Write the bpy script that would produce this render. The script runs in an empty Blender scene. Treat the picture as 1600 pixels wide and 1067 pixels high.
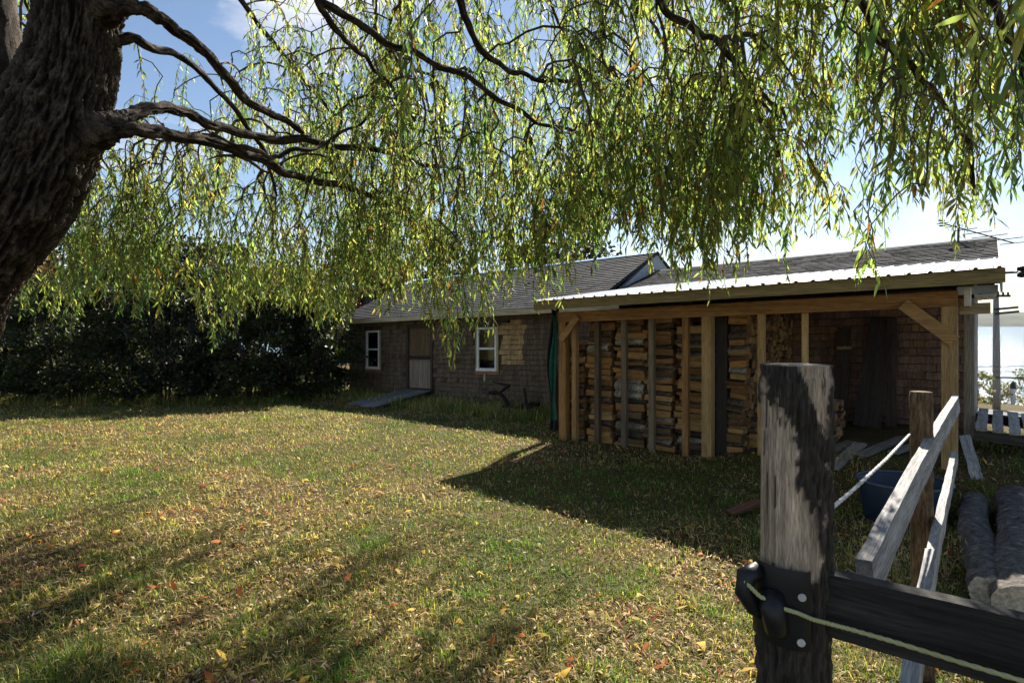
import bpy, math, random
import numpy as np
from mathutils import Vector, Matrix, noise as mnoise

random.seed(11)
rng = np.random.default_rng(11)
SC = bpy.context.scene
COL = SC.collection

# ------------------------------------------------------------------ camera, sky, sun
EYE = 1.6
F = 900.0            # focal length in pixels of a 1600-wide picture
HZ = 505.0           # row of the horizon
cam_d = bpy.data.cameras.new('camera')
cam = bpy.data.objects.new('camera', cam_d)
COL.objects.link(cam)
cam.location = (0, 0, EYE)
cam.rotation_euler = (math.pi / 2, 0, 0)
cam_d.sensor_width = 36
cam_d.lens = 36 * F / 1600
cam_d.shift_y = (HZ - 533.5) / 1600
cam_d.clip_start = 0.05
cam_d.clip_end = 20000
SC.camera = cam

SUN_TO = Vector((1.45, 2.96, 2.66)).normalized()
SUN_EL = math.asin(SUN_TO.z)
SUN_AZ = math.atan2(SUN_TO.x, SUN_TO.y)
world = bpy.data.worlds.new('World')
SC.world = world
world.use_nodes = True
wn, wl = world.node_tree.nodes, world.node_tree.links
wn.clear()
w_out = wn.new('ShaderNodeOutputWorld')
w_bg = wn.new('ShaderNodeBackground')
w_bg.inputs['Strength'].default_value = 0.05
w_sky = wn.new('ShaderNodeTexSky')
w_sky.sky_type = 'NISHITA'
w_sky.sun_disc = False
w_sky.sun_elevation = SUN_EL
w_sky.sun_rotation = SUN_AZ
w_sky.altitude = 20
w_sky.air_density = 1.0
w_sky.dust_density = 0.25
w_sky.ozone_density = 1.5
w_tc = wn.new('ShaderNodeTexCoord')
w_sep = wn.new('ShaderNodeSeparateXYZ')
wl.new(w_tc.outputs['Generated'], w_sep.inputs[0])
w_add = wn.new('ShaderNodeMath'); w_add.operation = 'ADD'; w_add.inputs[1].default_value = 0.22
wl.new(w_sep.outputs['Z'], w_add.inputs[0])
w_mx = wn.new('ShaderNodeMath'); w_mx.operation = 'MAXIMUM'; w_mx.inputs[1].default_value = 0.05
wl.new(w_add.outputs[0], w_mx.inputs[0])
w_dv = wn.new('ShaderNodeVectorMath'); w_dv.operation = 'DIVIDE'
w_cmb = wn.new('ShaderNodeCombineXYZ')
for s in 'XYZ':
    wl.new(w_mx.outputs[0], w_cmb.inputs[s])
wl.new(w_tc.outputs['Generated'], w_dv.inputs[0])
wl.new(w_cmb.outputs[0], w_dv.inputs[1])
w_no = wn.new('ShaderNodeTexNoise')
w_no.inputs['Scale'].default_value = 1.5
w_no.inputs['Detail'].default_value = 8
w_no.inputs['Roughness'].default_value = 0.58
w_no.inputs['Distortion'].default_value = 0.25
wl.new(w_dv.outputs[0], w_no.inputs['Vector'])
w_rmp = wn.new('ShaderNodeValToRGB')
w_rmp.color_ramp.elements[0].position = 0.53
w_rmp.color_ramp.elements[1].position = 0.70
wl.new(w_no.outputs['Fac'], w_rmp.inputs[0])
w_mix = wn.new('ShaderNodeMix'); w_mix.data_type = 'RGBA'
wl.new(w_rmp.outputs['Color'], w_mix.inputs['Factor'])
wl.new(w_sky.outputs[0], w_mix.inputs['A'])
w_mix.inputs['B'].default_value = (7.6, 7.7, 8.1, 1)
wl.new(w_mix.outputs['Result'], w_bg.inputs['Color'])
wl.new(w_bg.outputs[0], w_out.inputs['Surface'])

sun_d = bpy.data.lights.new('sun', 'SUN')
sun_d.energy = 5.0
sun_d.angle = math.radians(0.55)
sun_d.color = (1.0, 0.93, 0.82)
sun = bpy.data.objects.new('sun', sun_d)
COL.objects.link(sun)
sun.rotation_euler = SUN_TO.to_track_quat('Z', 'Y').to_euler()

SC.view_settings.view_transform = 'Standard'
SC.view_settings.look = 'None'
SC.view_settings.exposure = 1.5
SC.view_settings.gamma = 1.0
SC.view_settings.use_curve_mapping = False
SC.cycles.max_bounces = 8
SC.cycles.transparent_max_bounces = 8

# ------------------------------------------------------------------ helpers: geometry
def at(px, py, Y):
    """world point seen at photograph pixel px,py at distance Y in front of the camera"""
    return np.array(((px - 800) / F * Y, Y, EYE + (HZ - py) / F * Y))

_h = rng.random((256, 256))
def vnoise(x, y):
    """smooth value noise, numpy arrays, period 256, range 0..1"""
    x = np.asarray(x, float); y = np.asarray(y, float)
    xi = np.floor(x).astype(int); yi = np.floor(y).astype(int)
    fx = x - xi; fy = y - yi
    fx = fx * fx * (3 - 2 * fx); fy = fy * fy * (3 - 2 * fy)
    a = _h[xi & 255, yi & 255]; b = _h[(xi + 1) & 255, yi & 255]
    c = _h[xi & 255, (yi + 1) & 255]; d = _h[(xi + 1) & 255, (yi + 1) & 255]
    return (a * (1 - fx) + b * fx) * (1 - fy) + (c * (1 - fx) + d * fx) * fy
def fnoise(x, y, o=3):
    s = 0; a = 1; t = 0
    for k in range(o):
        s = s + a * vnoise(np.asarray(x) * 2 ** k + 17.3 * k, np.asarray(y) * 2 ** k + 5.1 * k); t += a; a *= .5
    return s / t

AX, AY = 0.7727, -0.6347      # barn's long axis, towards its seaward end; depth axis is (-AY, AX)
BX, BY = 0.853, 10.1
SH = 0.033                    # the barn follows the slope of the land
BZ = EYE - 2.05
def W(t, d, h):
    """barn coordinates (along, depth, height) to world"""
    return np.array((BX + AX * t - AY * d, BY + AY * t + AX * d, BZ + h + SH * t))
def to_td(x, y):
    return ((x - BX) * AX + (y - BY) * AY, -(x - BX) * AY + (y - BY) * AX)
def wt(px, d):
    r = (px - 800) / F
    return (r * (BY + AX * d) - BX + AY * d) / (AX - AY * r)
def wth(px, py, d):
    """barn coordinates t,h of a photograph pixel on the plane at depth d"""
    t = wt(px, d)
    Y = BY + AY * t + AX * d
    return t, (HZ - py) / F * Y + 2.05 - SH * t

def ground(x, y):
    x = np.asarray(x, float); y = np.asarray(y, float)
    sm = lambda v: np.clip(v, 0, 1) ** 2 * (3 - 2 * np.clip(v, 0, 1))
    z = -.30 - .12 * sm(y / 6) - .31 * sm((y - 9) / 11)
    t, d = to_td(x, y)
    # the seaward bay of the lean-to and the yard beside it stand on a low fill
    z = z + .38 * sm((t - 1.9) / 2.6) * sm((d + 1.3) / 1.5)
    dst = 11 - 8.5 * np.clip((t - 5.25) / .5, 0, 1)
    s = np.clip((d - dst) / (45 - dst), 0, 1); s = s * (1.5 - .5 * s)
    z = z * (1 - s) + (-4.6) * s
    s2 = np.clip((d - 50) / 70, 0, 1)
    z = z - 7.5 * s2
    z = z + 0.05 * (fnoise(x * .7 + 40, y * .7 + 40, 3) - .5) * (1 - s)
    # grassy hummock at the foot of the willow
    z = z + 0.16 * np.exp(-(((x + 2.25) / .55) ** 2 + ((y - 3.05) / .4) ** 2))
    return z
def gpx(px, py):
    """where the pixel's ray meets the ground"""
    Y = 5.0
    for _ in range(40):
        z = float(ground((px - 800) / F * Y, Y))
        Y = .5 * Y + .5 * (EYE - z) * F / (py - HZ)
    return (px - 800) / F * Y, Y, z

def tag(o, label=None, cat=None, group=None, kind=None):
    if label: o['label'] = label
    if cat: o['category'] = cat
    if group: o['group'] = group
    if kind: o['kind'] = kind
    return o
def empty(name, loc=(0, 0, 0), rz=0.0):
    o = bpy.data.objects.new(name, None)
    o.empty_display_size = 0.1
    COL.objects.link(o)
    o.location = loc; o.rotation_euler = (0, 0, rz)
    return o
def link(name, me, parent=None):
    o = bpy.data.objects.new(name, me)
    COL.objects.link(o)
    if parent is not None: o.parent = parent
    return o

class MB:
    """collects faces with a material slot and a colour; builds one mesh"""
    def __init__(s): s.v = []; s.f = []; s.m = []; s.c = []
    def add(s, V, Fs, col=(1, 1, 1), m=0):
        b = len(s.v); s.v += [tuple(map(float, p)) for p in V]
        s.c += [tuple(col)] * len(V)
        for f in Fs:
            s.f.append([b + i for i in f]); s.m.append(m)
        return b
    def box(s, a0, a1, b0, b1, c0, c1, col=(1, 1, 1), m=0, sh=0.0, jit=0.0):
        V = [(a, b, c + sh * a) for c in (c0, c1) for a, b in ((a0, b0), (a1, b0), (a1, b1), (a0, b1))]
        if jit: V = [tuple(q + random.uniform(-jit, jit) for q in p) for p in V]
        s.add(V, [(3, 2, 1, 0), (4, 5, 6, 7), (0, 1, 5, 4), (1, 2, 6, 5), (2, 3, 7, 6), (3, 0, 4, 7)], col, m)
    def bar(s, p, q, w, th, up=(0, 0, 1), col=(1, 1, 1), m=0):
        p = Vector(p); q = Vector(q); ax = (q - p).normalized()
        side = ax.cross(Vector(up)).normalized(); u2 = side.cross(ax)
        V = []
        for e in (p, q):
            for a, b in ((-1, -1), (1, -1), (1, 1), (-1, 1)):
                V.append(e + side * (a * th / 2) + u2 * (b * w / 2))
        s.add(V, [(3, 2, 1, 0), (4, 5, 6, 7), (0, 1, 5, 4), (1, 2, 6, 5), (2, 3, 7, 6), (3, 0, 4, 7)], col, m)
    def tube(s, pts, rad, n=8, col=(1, 1, 1), m=0, caps=True):
        pts = [Vector(p) for p in pts]
        k = len(pts)
        if not hasattr(rad, '__len__'): rad = [rad] * k
        V = []; prev = None
        for i in range(k):
            ax = (pts[min(i + 1, k - 1)] - pts[max(i - 1, 0)]).normalized()
            if prev is None:
                prev = ax.orthogonal().normalized()
            prev = (prev - ax * prev.dot(ax)).normalized()
            b2 = ax.cross(prev)
            for j in range(n):
                a = 2 * math.pi * j / n
                V.append(pts[i] + (prev * math.cos(a) + b2 * math.sin(a)) * rad[i])
        Fs = [(i * n + j, i * n + (j + 1) % n, (i + 1) * n + (j + 1) % n, (i + 1) * n + j) for i in range(k - 1) for j in range(n)]
        if caps:
            Fs += [tuple(range(n - 1, -1, -1)), tuple((k - 1) * n + j for j in range(n))]
        s.add(V, Fs, col, m)
    def mesh(s, name, mats, smooth=False):
        me = bpy.data.meshes.new(name)
        me.from_pydata(s.v, [], s.f)
        for m in (mats if isinstance(mats, (list, tuple)) else [mats]): me.materials.append(m)
        me.polygons.foreach_set('material_index', s.m)
        ca = me.color_attributes.new('Col', 'FLOAT_COLOR', 'POINT')
        c = np.ones((len(s.v), 4), np.float32); c[:, :3] = np.array(s.c, np.float32).reshape(-1, 3)
        ca.data.foreach_set('color', c.ravel())
        if smooth: me.polygons.foreach_set('use_smooth', [True] * len(s.f))
        me.update()
        return me
    def build(s, name, mats, parent=None, smooth=False):
        return link(name, s.mesh(name, mats, smooth), parent)

def np_mesh(name, V, Fc, C, mat, smooth=False):
    """V (n,3), Fc (m,k) all faces of k corners, C (n,3)"""
    me = bpy.data.meshes.new(name)
    n, (m, k) = len(V), Fc.shape
    me.vertices.add(n); me.vertices.foreach_set('co', np.ascontiguousarray(V, np.float32).ravel())
    me.loops.add(m * k); me.loops.foreach_set('vertex_index', np.ascontiguousarray(Fc, np.int32).ravel())
    me.polygons.add(m); me.polygons.foreach_set('loop_start', np.arange(0, m * k, k, dtype=np.int32))
    me.polygons.foreach_set('loop_total', np.full(m, k, np.int32))
    if smooth: me.polygons.foreach_set('use_smooth', np.ones(m, bool))
    me.materials.append(mat)
    me.update(calc_edges=True)
    c4 = np.ones((n, 4), np.float32); c4[:, :3] = C
    ca = me.color_attributes.new('Col', 'FLOAT_COLOR', 'POINT')
    ca.data.foreach_set('color', c4.ravel())
    return me

def unit(a): return a / np.maximum(np.linalg.norm(a, axis=-1, keepdims=True), 1e-9)

def leaf_mesh(name, P, A, N, L, Wd, C, mat, fold=0.25, curl=0.0):
    """lens-shaped leaves: base P, axis A, normal N, length L, width Wd; six vertices, four triangles"""
    A = unit(A); S = unit(np.cross(A, N)); N = np.cross(S, A)
    L = L[:, None]; Wd = Wd[:, None]
    crl = np.broadcast_to(np.asarray(curl, float).reshape(-1, 1), L.shape) * L
    m1 = P + A * L * .38; 
    v = np.stack([P, m1 + S * Wd * .5 + N * Wd * fold, m1 - S * Wd * .5 + N * Wd * fold,
                  P + A * L * .72 + S * Wd * .34 + N * (Wd * fold * .6 - crl * .5), P + A * L * .72 - S * Wd * .34 + N * (Wd * fold * .6 - crl * .5),
                  P + A * L - N * crl], 1)
    n = len(P)
    b = np.arange(n)[:, None, None] * 6
    f = b + np.array([[0, 2, 1], [1, 2, 4], [1, 4, 3], [3, 4, 5]])[None]
    return np_mesh(name, v.reshape(-1, 3), f.reshape(-1, 3), np.repeat(C, 6, 0), mat)

def rdir(n):
    return unit(rng.normal(size=(n, 3)))

# ------------------------------------------------------------------ helpers: materials
def nodes(name):
    m = bpy.data.materials.new(name); m.use_nodes = True
    nt = m.node_tree; nt.nodes.clear()
    return m, nt.nodes, nt.links
def surf(name, rough=.8, spec=.25, col=None, grain=None, scale=1.0, amount=.5, bump=.3, bdist=.004, speck=0.0, metal=0.0, attr=True):
    """principled surface: attribute colour times stretched noise; grain is the axis scale of the noise"""
    m, N, Lk = nodes(name)
    out = N.new('ShaderNodeOutputMaterial'); b = N.new('ShaderNodeBsdfPrincipled')
    Lk.new(b.outputs[0], out.inputs[0])
    b.inputs['Roughness'].default_value = rough
    b.inputs['Specular IOR Level'].default_value = spec
    b.inputs['Metallic'].default_value = metal
    if attr:
        a = N.new('ShaderNodeAttribute'); a.attribute_name = 'Col'; csrc = a.outputs['Color']
    else:
        a = N.new('ShaderNodeRGB'); a.outputs[0].default_value = (*col, 1); csrc = a.outputs[0]
    tc = N.new('ShaderNodeTexCoord'); mp = N.new('ShaderNodeMapping')
    mp.inputs['Scale'].default_value = grain or (6, 6, 6)
    Lk.new(tc.outputs['Object'], mp.inputs[0])
    n1 = N.new('ShaderNodeTexNoise'); n1.inputs['Scale'].default_value = scale
    n1.inputs['Detail'].default_value = 7; n1.inputs['Roughness'].default_value = .62
    Lk.new(mp.outputs[0], n1.inputs['Vector'])
    n2 = N.new('ShaderNodeTexNoise'); n2.inputs['Scale'].default_value = scale * .17
    n2.inputs['Detail'].default_value = 4
    Lk.new(mp.outputs[0], n2.inputs['Vector'])
    mr = N.new('ShaderNodeMapRange'); mr.inputs['From Min'].default_value = .3; mr.inputs['From Max'].default_value = .7
    mr.inputs['To Min'].default_value = 1 - amount; mr.inputs['To Max'].default_value = 1 + amount
    Lk.new(n1.outputs['Fac'], mr.inputs['Value'])
    mr2 = N.new('ShaderNodeMapRange'); mr2.inputs['From Min'].default_value = .3; mr2.inputs['From Max'].default_value = .7
    mr2.inputs['To Min'].default_value = 1 - amount * .6; mr2.inputs['To Max'].default_value = 1 + amount * .6
    Lk.new(n2.outputs['Fac'], mr2.inputs['Value'])
    mu = N.new('ShaderNodeMath'); mu.operation = 'MULTIPLY'
    Lk.new(mr.outputs[0], mu.inputs[0]); Lk.new(mr2.outputs[0], mu.inputs[1])
    vm = N.new('ShaderNodeVectorMath'); vm.operation = 'SCALE'
    Lk.new(csrc, vm.inputs[0]); Lk.new(mu.outputs[0], vm.inputs['Scale'])
    Lk.new(vm.outputs[0], b.inputs['Base Color'])
    if bump:
        bp = N.new('ShaderNodeBump'); bp.inputs['Strength'].default_value = bump; bp.inputs['Distance'].default_value = bdist
        Lk.new(n1.outputs['Fac'], bp.inputs['Height']); Lk.new(bp.outputs[0], b.inputs['Normal'])
    return m
def leafmat(name, trans=.5, tint=(1.5, 1.45, .5), rough=.45, spec=.4):
    m, N, Lk = nodes(name)
    out = N.new('ShaderNodeOutputMaterial')
    a = N.new('ShaderNodeAttribute'); a.attribute_name = 'Col'
    b = N.new('ShaderNodeBsdfPrincipled'); b.inputs['Roughness'].default_value = rough
    b.inputs['Specular IOR Level'].default_value = spec
    Lk.new(a.outputs['Color'], b.inputs['Base Color'])
    vm = N.new('ShaderNodeVectorMath'); vm.operation = 'MULTIPLY'; vm.inputs[1].default_value = tint
    Lk.new(a.outputs['Color'], vm.inputs[0])
    t = N.new('ShaderNodeBsdfTranslucent'); Lk.new(vm.outputs[0], t.inputs[0])
    mx = N.new('ShaderNodeMixShader'); mx.inputs[0].default_value = trans
    Lk.new(b.outputs[0], mx.inputs[1]); Lk.new(t.outputs[0], mx.inputs[2]); Lk.new(mx.outputs[0], out.inputs[0])
    return m

M = {}
M['lumber_v'] = surf('lumber_upright', grain=(60, 60, 4), scale=1.6, amount=.45, rough=.75)
M['lumber_t'] = surf('lumber_lengthwise', grain=(4, 60, 60), scale=1.6, amount=.45, rough=.75)
M['weathered'] = surf('weathered_wood', grain=(5, 90, 90), scale=1.7, amount=.55, rough=.85, bump=.6, bdist=.005)
M['shingle'] = surf('cedar_shingle', grain=(60, 60, 7), scale=1.2, amount=.5, rough=.85, bump=.5)
M['asphalt_shingle'] = surf('asphalt_shingle', grain=(30, 30, 30), scale=5, amount=.45, rough=.92, spec=.12, bump=.6, bdist=.003)
M['tin'] = surf('painted_roof_steel', grain=(3, 1.5, 3), scale=2, amount=.12, rough=.42, spec=.5, bump=.05)
M['paint'] = surf('white_paint', grain=(8, 8, 8), scale=2, amount=.15, rough=.55, bump=.1)
M['bark'] = surf('bark', grain=(50, 50, 26), scale=2.2, amount=.65, rough=.92, spec=.15, bump=1.0, bdist=.02)
M['post_wood'] = surf('old_post_wood', grain=(130, 130, 13), scale=1.8, amount=.55, rough=.88, spec=.2, bump=1.0, bdist=.006)
M['twig'] = surf('twig_bark', grain=(20, 20, 20), scale=2, amount=.4, rough=.85, spec=.2, bump=0)
M['logwood'] = surf('split_wood', grain=(5, 40, 40), scale=1.6, amount=.5, rough=.85, bump=.7, bdist=.006)
M['logbark'] = surf('firewood_bark', grain=(24, 9, 9), scale=2.0, amount=.8, rough=.9, bump=.9, bdist=.008)
M['endgrain'] = surf('log_end_grain', grain=(20, 20, 20), scale=2, amount=.5, rough=.9)
M['black'] = surf('black_plastic', rough=.45, spec=.4, amount=.2, bump=.1)
M['iron'] = surf('rusty_iron', rough=.75, spec=.3, amount=.6, bump=.6, metal=.2)
M['plastic'] = surf('blue_plastic', rough=.5, spec=.4, amount=.3, bump=.1)
M['cloth'] = surf('tarp_cloth', rough=.6, spec=.3, amount=.35, grain=(9, 9, 9), bump=.4, bdist=.01)
M['rope'] = surf('fence_rope', rough=.7, amount=.2, bump=0)
M['leaf'] = leafmat('willow_leaf', trans=.68, tint=(2.3, 2.3, 1.35))
M['bushleaf'] = leafmat('bush_leaf', trans=.4, tint=(1.3, 1.4, .6))
M['grass'] = leafmat('grass_blade', trans=.45, tint=(1.6, 1.6, .8), rough=.6, spec=.35)
M['litter'] = leafmat('dry_leaf', trans=.25, tint=(1.2, 1.0, .7), rough=.7, spec=.2)

def glass_mat():
    m, N, Lk = nodes('window_glass')
    out = N.new('ShaderNodeOutputMaterial')
    t = N.new('ShaderNodeBsdfTransparent'); t.inputs[0].default_value = (.75, .8, .78, 1)
    g = N.new('ShaderNodeBsdfGlossy'); g.inputs['Roughness'].default_value = .03
    fr = N.new('ShaderNodeFresnel'); fr.inputs[0].default_value = 1.5
    mx = N.new('ShaderNodeMixShader')
    Lk.new(fr.outputs[0], mx.inputs[0]); Lk.new(t.outputs[0], mx.inputs[1]); Lk.new(g.outputs[0], mx.inputs[2]); Lk.new(mx.outputs[0], out.inputs[0])
    return m
M['glass'] = glass_mat()

def ground_mat():
    m, N, Lk = nodes('lawn_soil')
    out = N.new('ShaderNodeOutputMaterial'); b = N.new('ShaderNodeBsdfPrincipled')
    b.inputs['Roughness'].default_value = .95; b.inputs['Specular IOR Level'].default_value = .1
    Lk.new(b.outputs[0], out.inputs[0])
    tc = N.new('ShaderNodeTexCoord')
    def noi(s, d=6):
        n = N.new('ShaderNodeTexNoise'); n.inputs['Scale'].default_value = s; n.inputs['Detail'].default_value = d
        n.inputs['Roughness'].default_value = .65
        Lk.new(tc.outputs['Object'], n.inputs['Vector']); return n
    n1 = noi(1.1); n2 = noi(38, 4); n3 = noi(.05, 3)
    r1 = N.new('ShaderNodeValToRGB'); e = r1.color_ramp.elements
    e[0].position = .38; e[0].color = (.055, .065, .018, 1); e[1].position = .62; e[1].color = (.12, .085, .042, 1)
    Lk.new(n1.outputs['Fac'], r1.inputs[0])
    r2 = N.new('ShaderNodeValToRGB'); e = r2.color_ramp.elements
    e[0].position = .35; e[0].color = (.3, .28, .25, 1); e[1].position = .68; e[1].color = (1.5, 1.4, 1.25, 1)
    Lk.new(n2.outputs['Fac'], r2.inputs[0])
    vm = N.new('ShaderNodeVectorMath'); vm.operation = 'MULTIPLY'
    Lk.new(r1.outputs[0], vm.inputs[0]); Lk.new(r2.outputs[0], vm.inputs[1])
    Lk.new(vm.outputs[0], b.inputs['Base Color'])
    bp = N.new('ShaderNodeBump'); bp.inputs['Distance'].default_value = .03; bp.inputs['Strength'].default_value = .8
    Lk.new(n2.outputs['Fac'], bp.inputs['Height']); Lk.new(bp.outputs[0], b.inputs['Normal'])
    return m
M['ground'] = ground_mat()
def water_mat():
    m, N, Lk = nodes('sea_water')
    out = N.new('ShaderNodeOutputMaterial'); b = N.new('ShaderNodeBsdfPrincipled')
    b.inputs['Base Color'].default_value = (.07, .12, .18, 1); b.inputs['Roughness'].default_value = .15
    b.inputs['Specular IOR Level'].default_value = .14
    Lk.new(b.outputs[0], out.inputs[0])
    tc = N.new('ShaderNodeTexCoord'); n = N.new('ShaderNodeTexNoise')
    n.inputs['Scale'].default_value = .35; n.inputs['Detail'].default_value = 8; n.inputs['Roughness'].default_value = .6
    Lk.new(tc.outputs['Object'], n.inputs['Vector'])
    bp = N.new('ShaderNodeBump'); bp.inputs['Distance'].default_value = 1.4; bp.inputs['Strength'].default_value = .6
    Lk.new(n.outputs['Fac'], bp.inputs['Height']); Lk.new(bp.outputs[0], b.inputs['Normal'])
    return m
M['water'] = water_mat()
M['road'] = surf('asphalt_road', attr=False, col=(.13, .13, .135), grain=(2, 2, 2), scale=3, amount=.25, rough=.9)
M['hill'] = surf('wooded_hill', attr=False, col=(.045, .055, .03), grain=(.02, .02, .03), scale=1, amount=.5, rough=1, bump=0)

# ------------------------------------------------------------------ setting: ground, road, water, hills
def axis(lo, hi, step, far, growth=1.22):
    a = list(np.arange(lo, hi + 1e-6, step)); s = step
    while a[-1] < far: s *= growth; a.append(a[-1] + s)
    s = step; b = []
    x = lo
    while x > -far: s *= growth; x -= s; b.append(x)
    return np.array(b[::-1] + a)
gx = axis(-16, 14, .16, 9000); gy = axis(1.0, 24, .16, 9000)
GX, GY = np.meshgrid(gx, gy)
GZ = ground(GX, GY)
near = np.exp(-((GX / 14) ** 4 + ((GY - 9) / 12) ** 4))
GZ = GZ + near * .03 * (fnoise(GX * 4, GY * 4, 2) - .5)
V = np.stack([GX, GY, GZ], -1).reshape(-1, 3)
nx, ny = len(gx), len(gy)
ii = (np.arange(ny - 1)[:, None] * nx + np.arange(nx - 1)[None]).ravel()
Fq = np.stack([ii, ii + 1, ii + 1 + nx, ii + nx], -1)
o = link('ground', np_mesh('ground', V, Fq, np.ones((len(V), 3)), M['ground'], True)); o['kind'] = 'structure'

# sea
mb = MB(); sz = EYE - 9
mb.add([(-12000, -12000, sz), (12000, -12000, sz), (12000, 12000, sz), (-12000, 12000, sz)], [(0, 1, 2, 3)])
o = mb.build('water', M['water']); o['kind'] = 'structure'
# far shore hills
hv = []; n = 160
for i in range(n + 1):
    a = math.radians(-75 + 170 * i / n)
    for k, (R, hh) in enumerate(((2150, -10), (2250, .55), (2450, 1.0), (2900, .2))):
        top = 40 * (.72 + .5 * float(fnoise(i * .11 + k * .3, 3.3 + k, 3)))
        hv.append((math.sin(a) * R, math.cos(a) * R, EYE - 9 + (hh if hh < 0 else hh * (top + 9))))
hf = np.array([[i * 4 + k, (i + 1) * 4 + k, (i + 1) * 4 + k + 1, i * 4 + k + 1] for i in range(n) for k in range(3)])
o = link('hills', np_mesh('hills', np.array(hv), hf, np.ones((len(hv), 3)), M['hill'], True)); o['kind'] = 'structure'
# road running along the shore
mb = MB(); V = []
for i in range(60):
    t = -40 + i * 2.4
    for d in (38.5, 40.4, 42.3, 44.2):
        x, y, _ = W(t, d, 0); V.append((x, y, float(ground(x, y)) + .12))
mb.add(V, [(i * 4 + k, (i + 1) * 4 + k, (i + 1) * 4 + k + 1, i * 4 + k + 1) for i in range(59) for k in range(3)])
o = mb.build('road', M['road'], smooth=True); o['kind'] = 'structure'

# ------------------------------------------------------------------ barn with lean-to
RZ = math.atan2(AY, AX)
barn = empty('barn', (BX, BY, BZ), RZ)
tag(barn, 'long low shingled barn with dark roof and open timber lean-to', 'barn')
FRESH = (.30, .155, .06); FRESH2 = (.36, .21, .09); GREYW = (.22, .19, .15)
def part(name, mat, fn, parent=barn, smooth=False):
    mb = MB(); fn(mb); return mb.build(name, mat, parent, smooth)
def pbox(name, mat, *a, col=(1, 1, 1), parent=barn, jit=0.0):
    mb = MB(); mb.box(*a, col=col, sh=SH, jit=jit); return mb.build(name, mat, parent)

T0, T1 = wt(546, 3.0), wt(1522, 3.0)        # ends of the barn's front wall
TS = -1.0                                   # where the roof steps down
DB = 9.0                                    # rear wall
WH = 2.42
# openings in the front wall: (t0, t1, h0, h1)
def rect(x0, y0, x1, y1, d=3.0):
    ta, ha = wth(x0, y0, d); tb, hb = wth(x1, y1, d)
    return ta, tb, hb, ha
win_a = rect(574, 517, 594, 575); win_b = rect(747, 512, 777, 578)
door_r = rect(639, 514, 674, 609)
openings = sorted([win_a, win_b, door_r])
def front_wall(mb):
    c = (.07, .05, .036); t = T0
    for a, b, h0, h1 in openings:
        mb.box(t, a, 3.0, 3.1, -.6, WH, c, sh=SH)
        mb.box(a, b, 3.0, 3.1, -.6, h0, c, sh=SH)
        mb.box(a, b, 3.0, 3.1, h1, WH, c, sh=SH)
        t = b
    mb.box(t, T1, 3.0, 3.1, -.6, WH, c, sh=SH)
part('wall', M['shingle'], front_wall)
pbox('wall', M['shingle'], T0, T1, DB - .1, DB, -.9, WH, col=(.10, .075, .055))
RGL = lambda t: 1.83 + .005 * (t + 2.5) + 2.05 + SH * 2.5     # ridge heights, barn coordinates
HR_L, HR_R = 3.98, 3.47
RD = 6.0
def gable(mb, t0, t1, hr, col, lo=-.9):
    pr = [(3.0, lo), (DB, lo), (DB, WH - .05), (RD, hr - .06), (3.0, WH - .05)]
    V = [(t, d, h + SH * t) for t in (t0, t1) for d, h in pr]
    mb.add(V, [(0, 1, 2, 3, 4), (9, 8, 7, 6, 5)] + [(i, i + 5, (i + 1) % 5 + 5, (i + 1) % 5) for i in range(5)], col)
part('gable_wall', M['shingle'], lambda mb: gable(mb, T0 + .005, T0 + .1, HR_L, (.11, .09, .07)))
part('gable_wall', M['paint'], lambda mb: gable(mb, TS - .12, TS - .02, HR_L, (.30, .33, .36)))
part('gable_wall', M['shingle'], lambda mb: gable(mb, T1 - .1, T1 - .005, HR_R, (.2, .17, .14)))

# roof: deck slabs, then courses of shingle tabs
EV_D, EV_H = 2.62, 2.50
def slope_pt(d, hr): return EV_H + (hr - EV_H) * (d - EV_D) / (RD - EV_D)
def roof_deck(mb, t0, t1, hr, col=(.028, .028, .03)):
    th = .07; db = 2 * RD - EV_D
    pr = [(EV_D, EV_H), (RD, hr), (db, EV_H), (db, EV_H - th), (RD, hr - th), (EV_D, EV_H - th)]
    V = [(t, d, h + SH * t) for t in (t0, t1) for d, h in pr]
    mb.add(V, [(0, 1, 4, 5), (1, 2, 3, 4), (11, 10, 7, 6), (10, 9, 8, 7)] + [(i + 6, i, (i + 1) % 6, (i + 1) % 6 + 6)[::-1] for i in range(6)], col)
TL, TR = T0 - .25, wt(1557, 6.0)
roofL = part('roof', M['asphalt_shingle'], lambda mb: roof_deck(mb, TL, TS, HR_L))
roofR = part('roof', M['asphalt_shingle'], lambda mb: roof_deck(mb, TS + .005, TR, HR_R))
def tab(mb, t0, t1, d0, d1, hr, col, lift):
    """one roof tab: a thin wedge lying on the slope, thick at its lower edge"""
    a = slope_pt(d0, hr) + .004; b = slope_pt(d1, hr) + .003
    V = [(t0, d0, a + SH * t0), (t1, d0, a + SH * t1), (t1, d1, b + SH * t1), (t0, d1, b + SH * t0),
         (t0, d0, a + lift + SH * t0), (t1, d0, a + lift + SH * t1), (t1, d1, b + .003 + SH * t1), (t0, d1, b + .003 + SH * t0)]
    mb.add(V, [(4, 5, 6, 7), (0, 1, 5, 4), (1, 2, 6, 5), (3, 0, 4, 7)], col)
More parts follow.
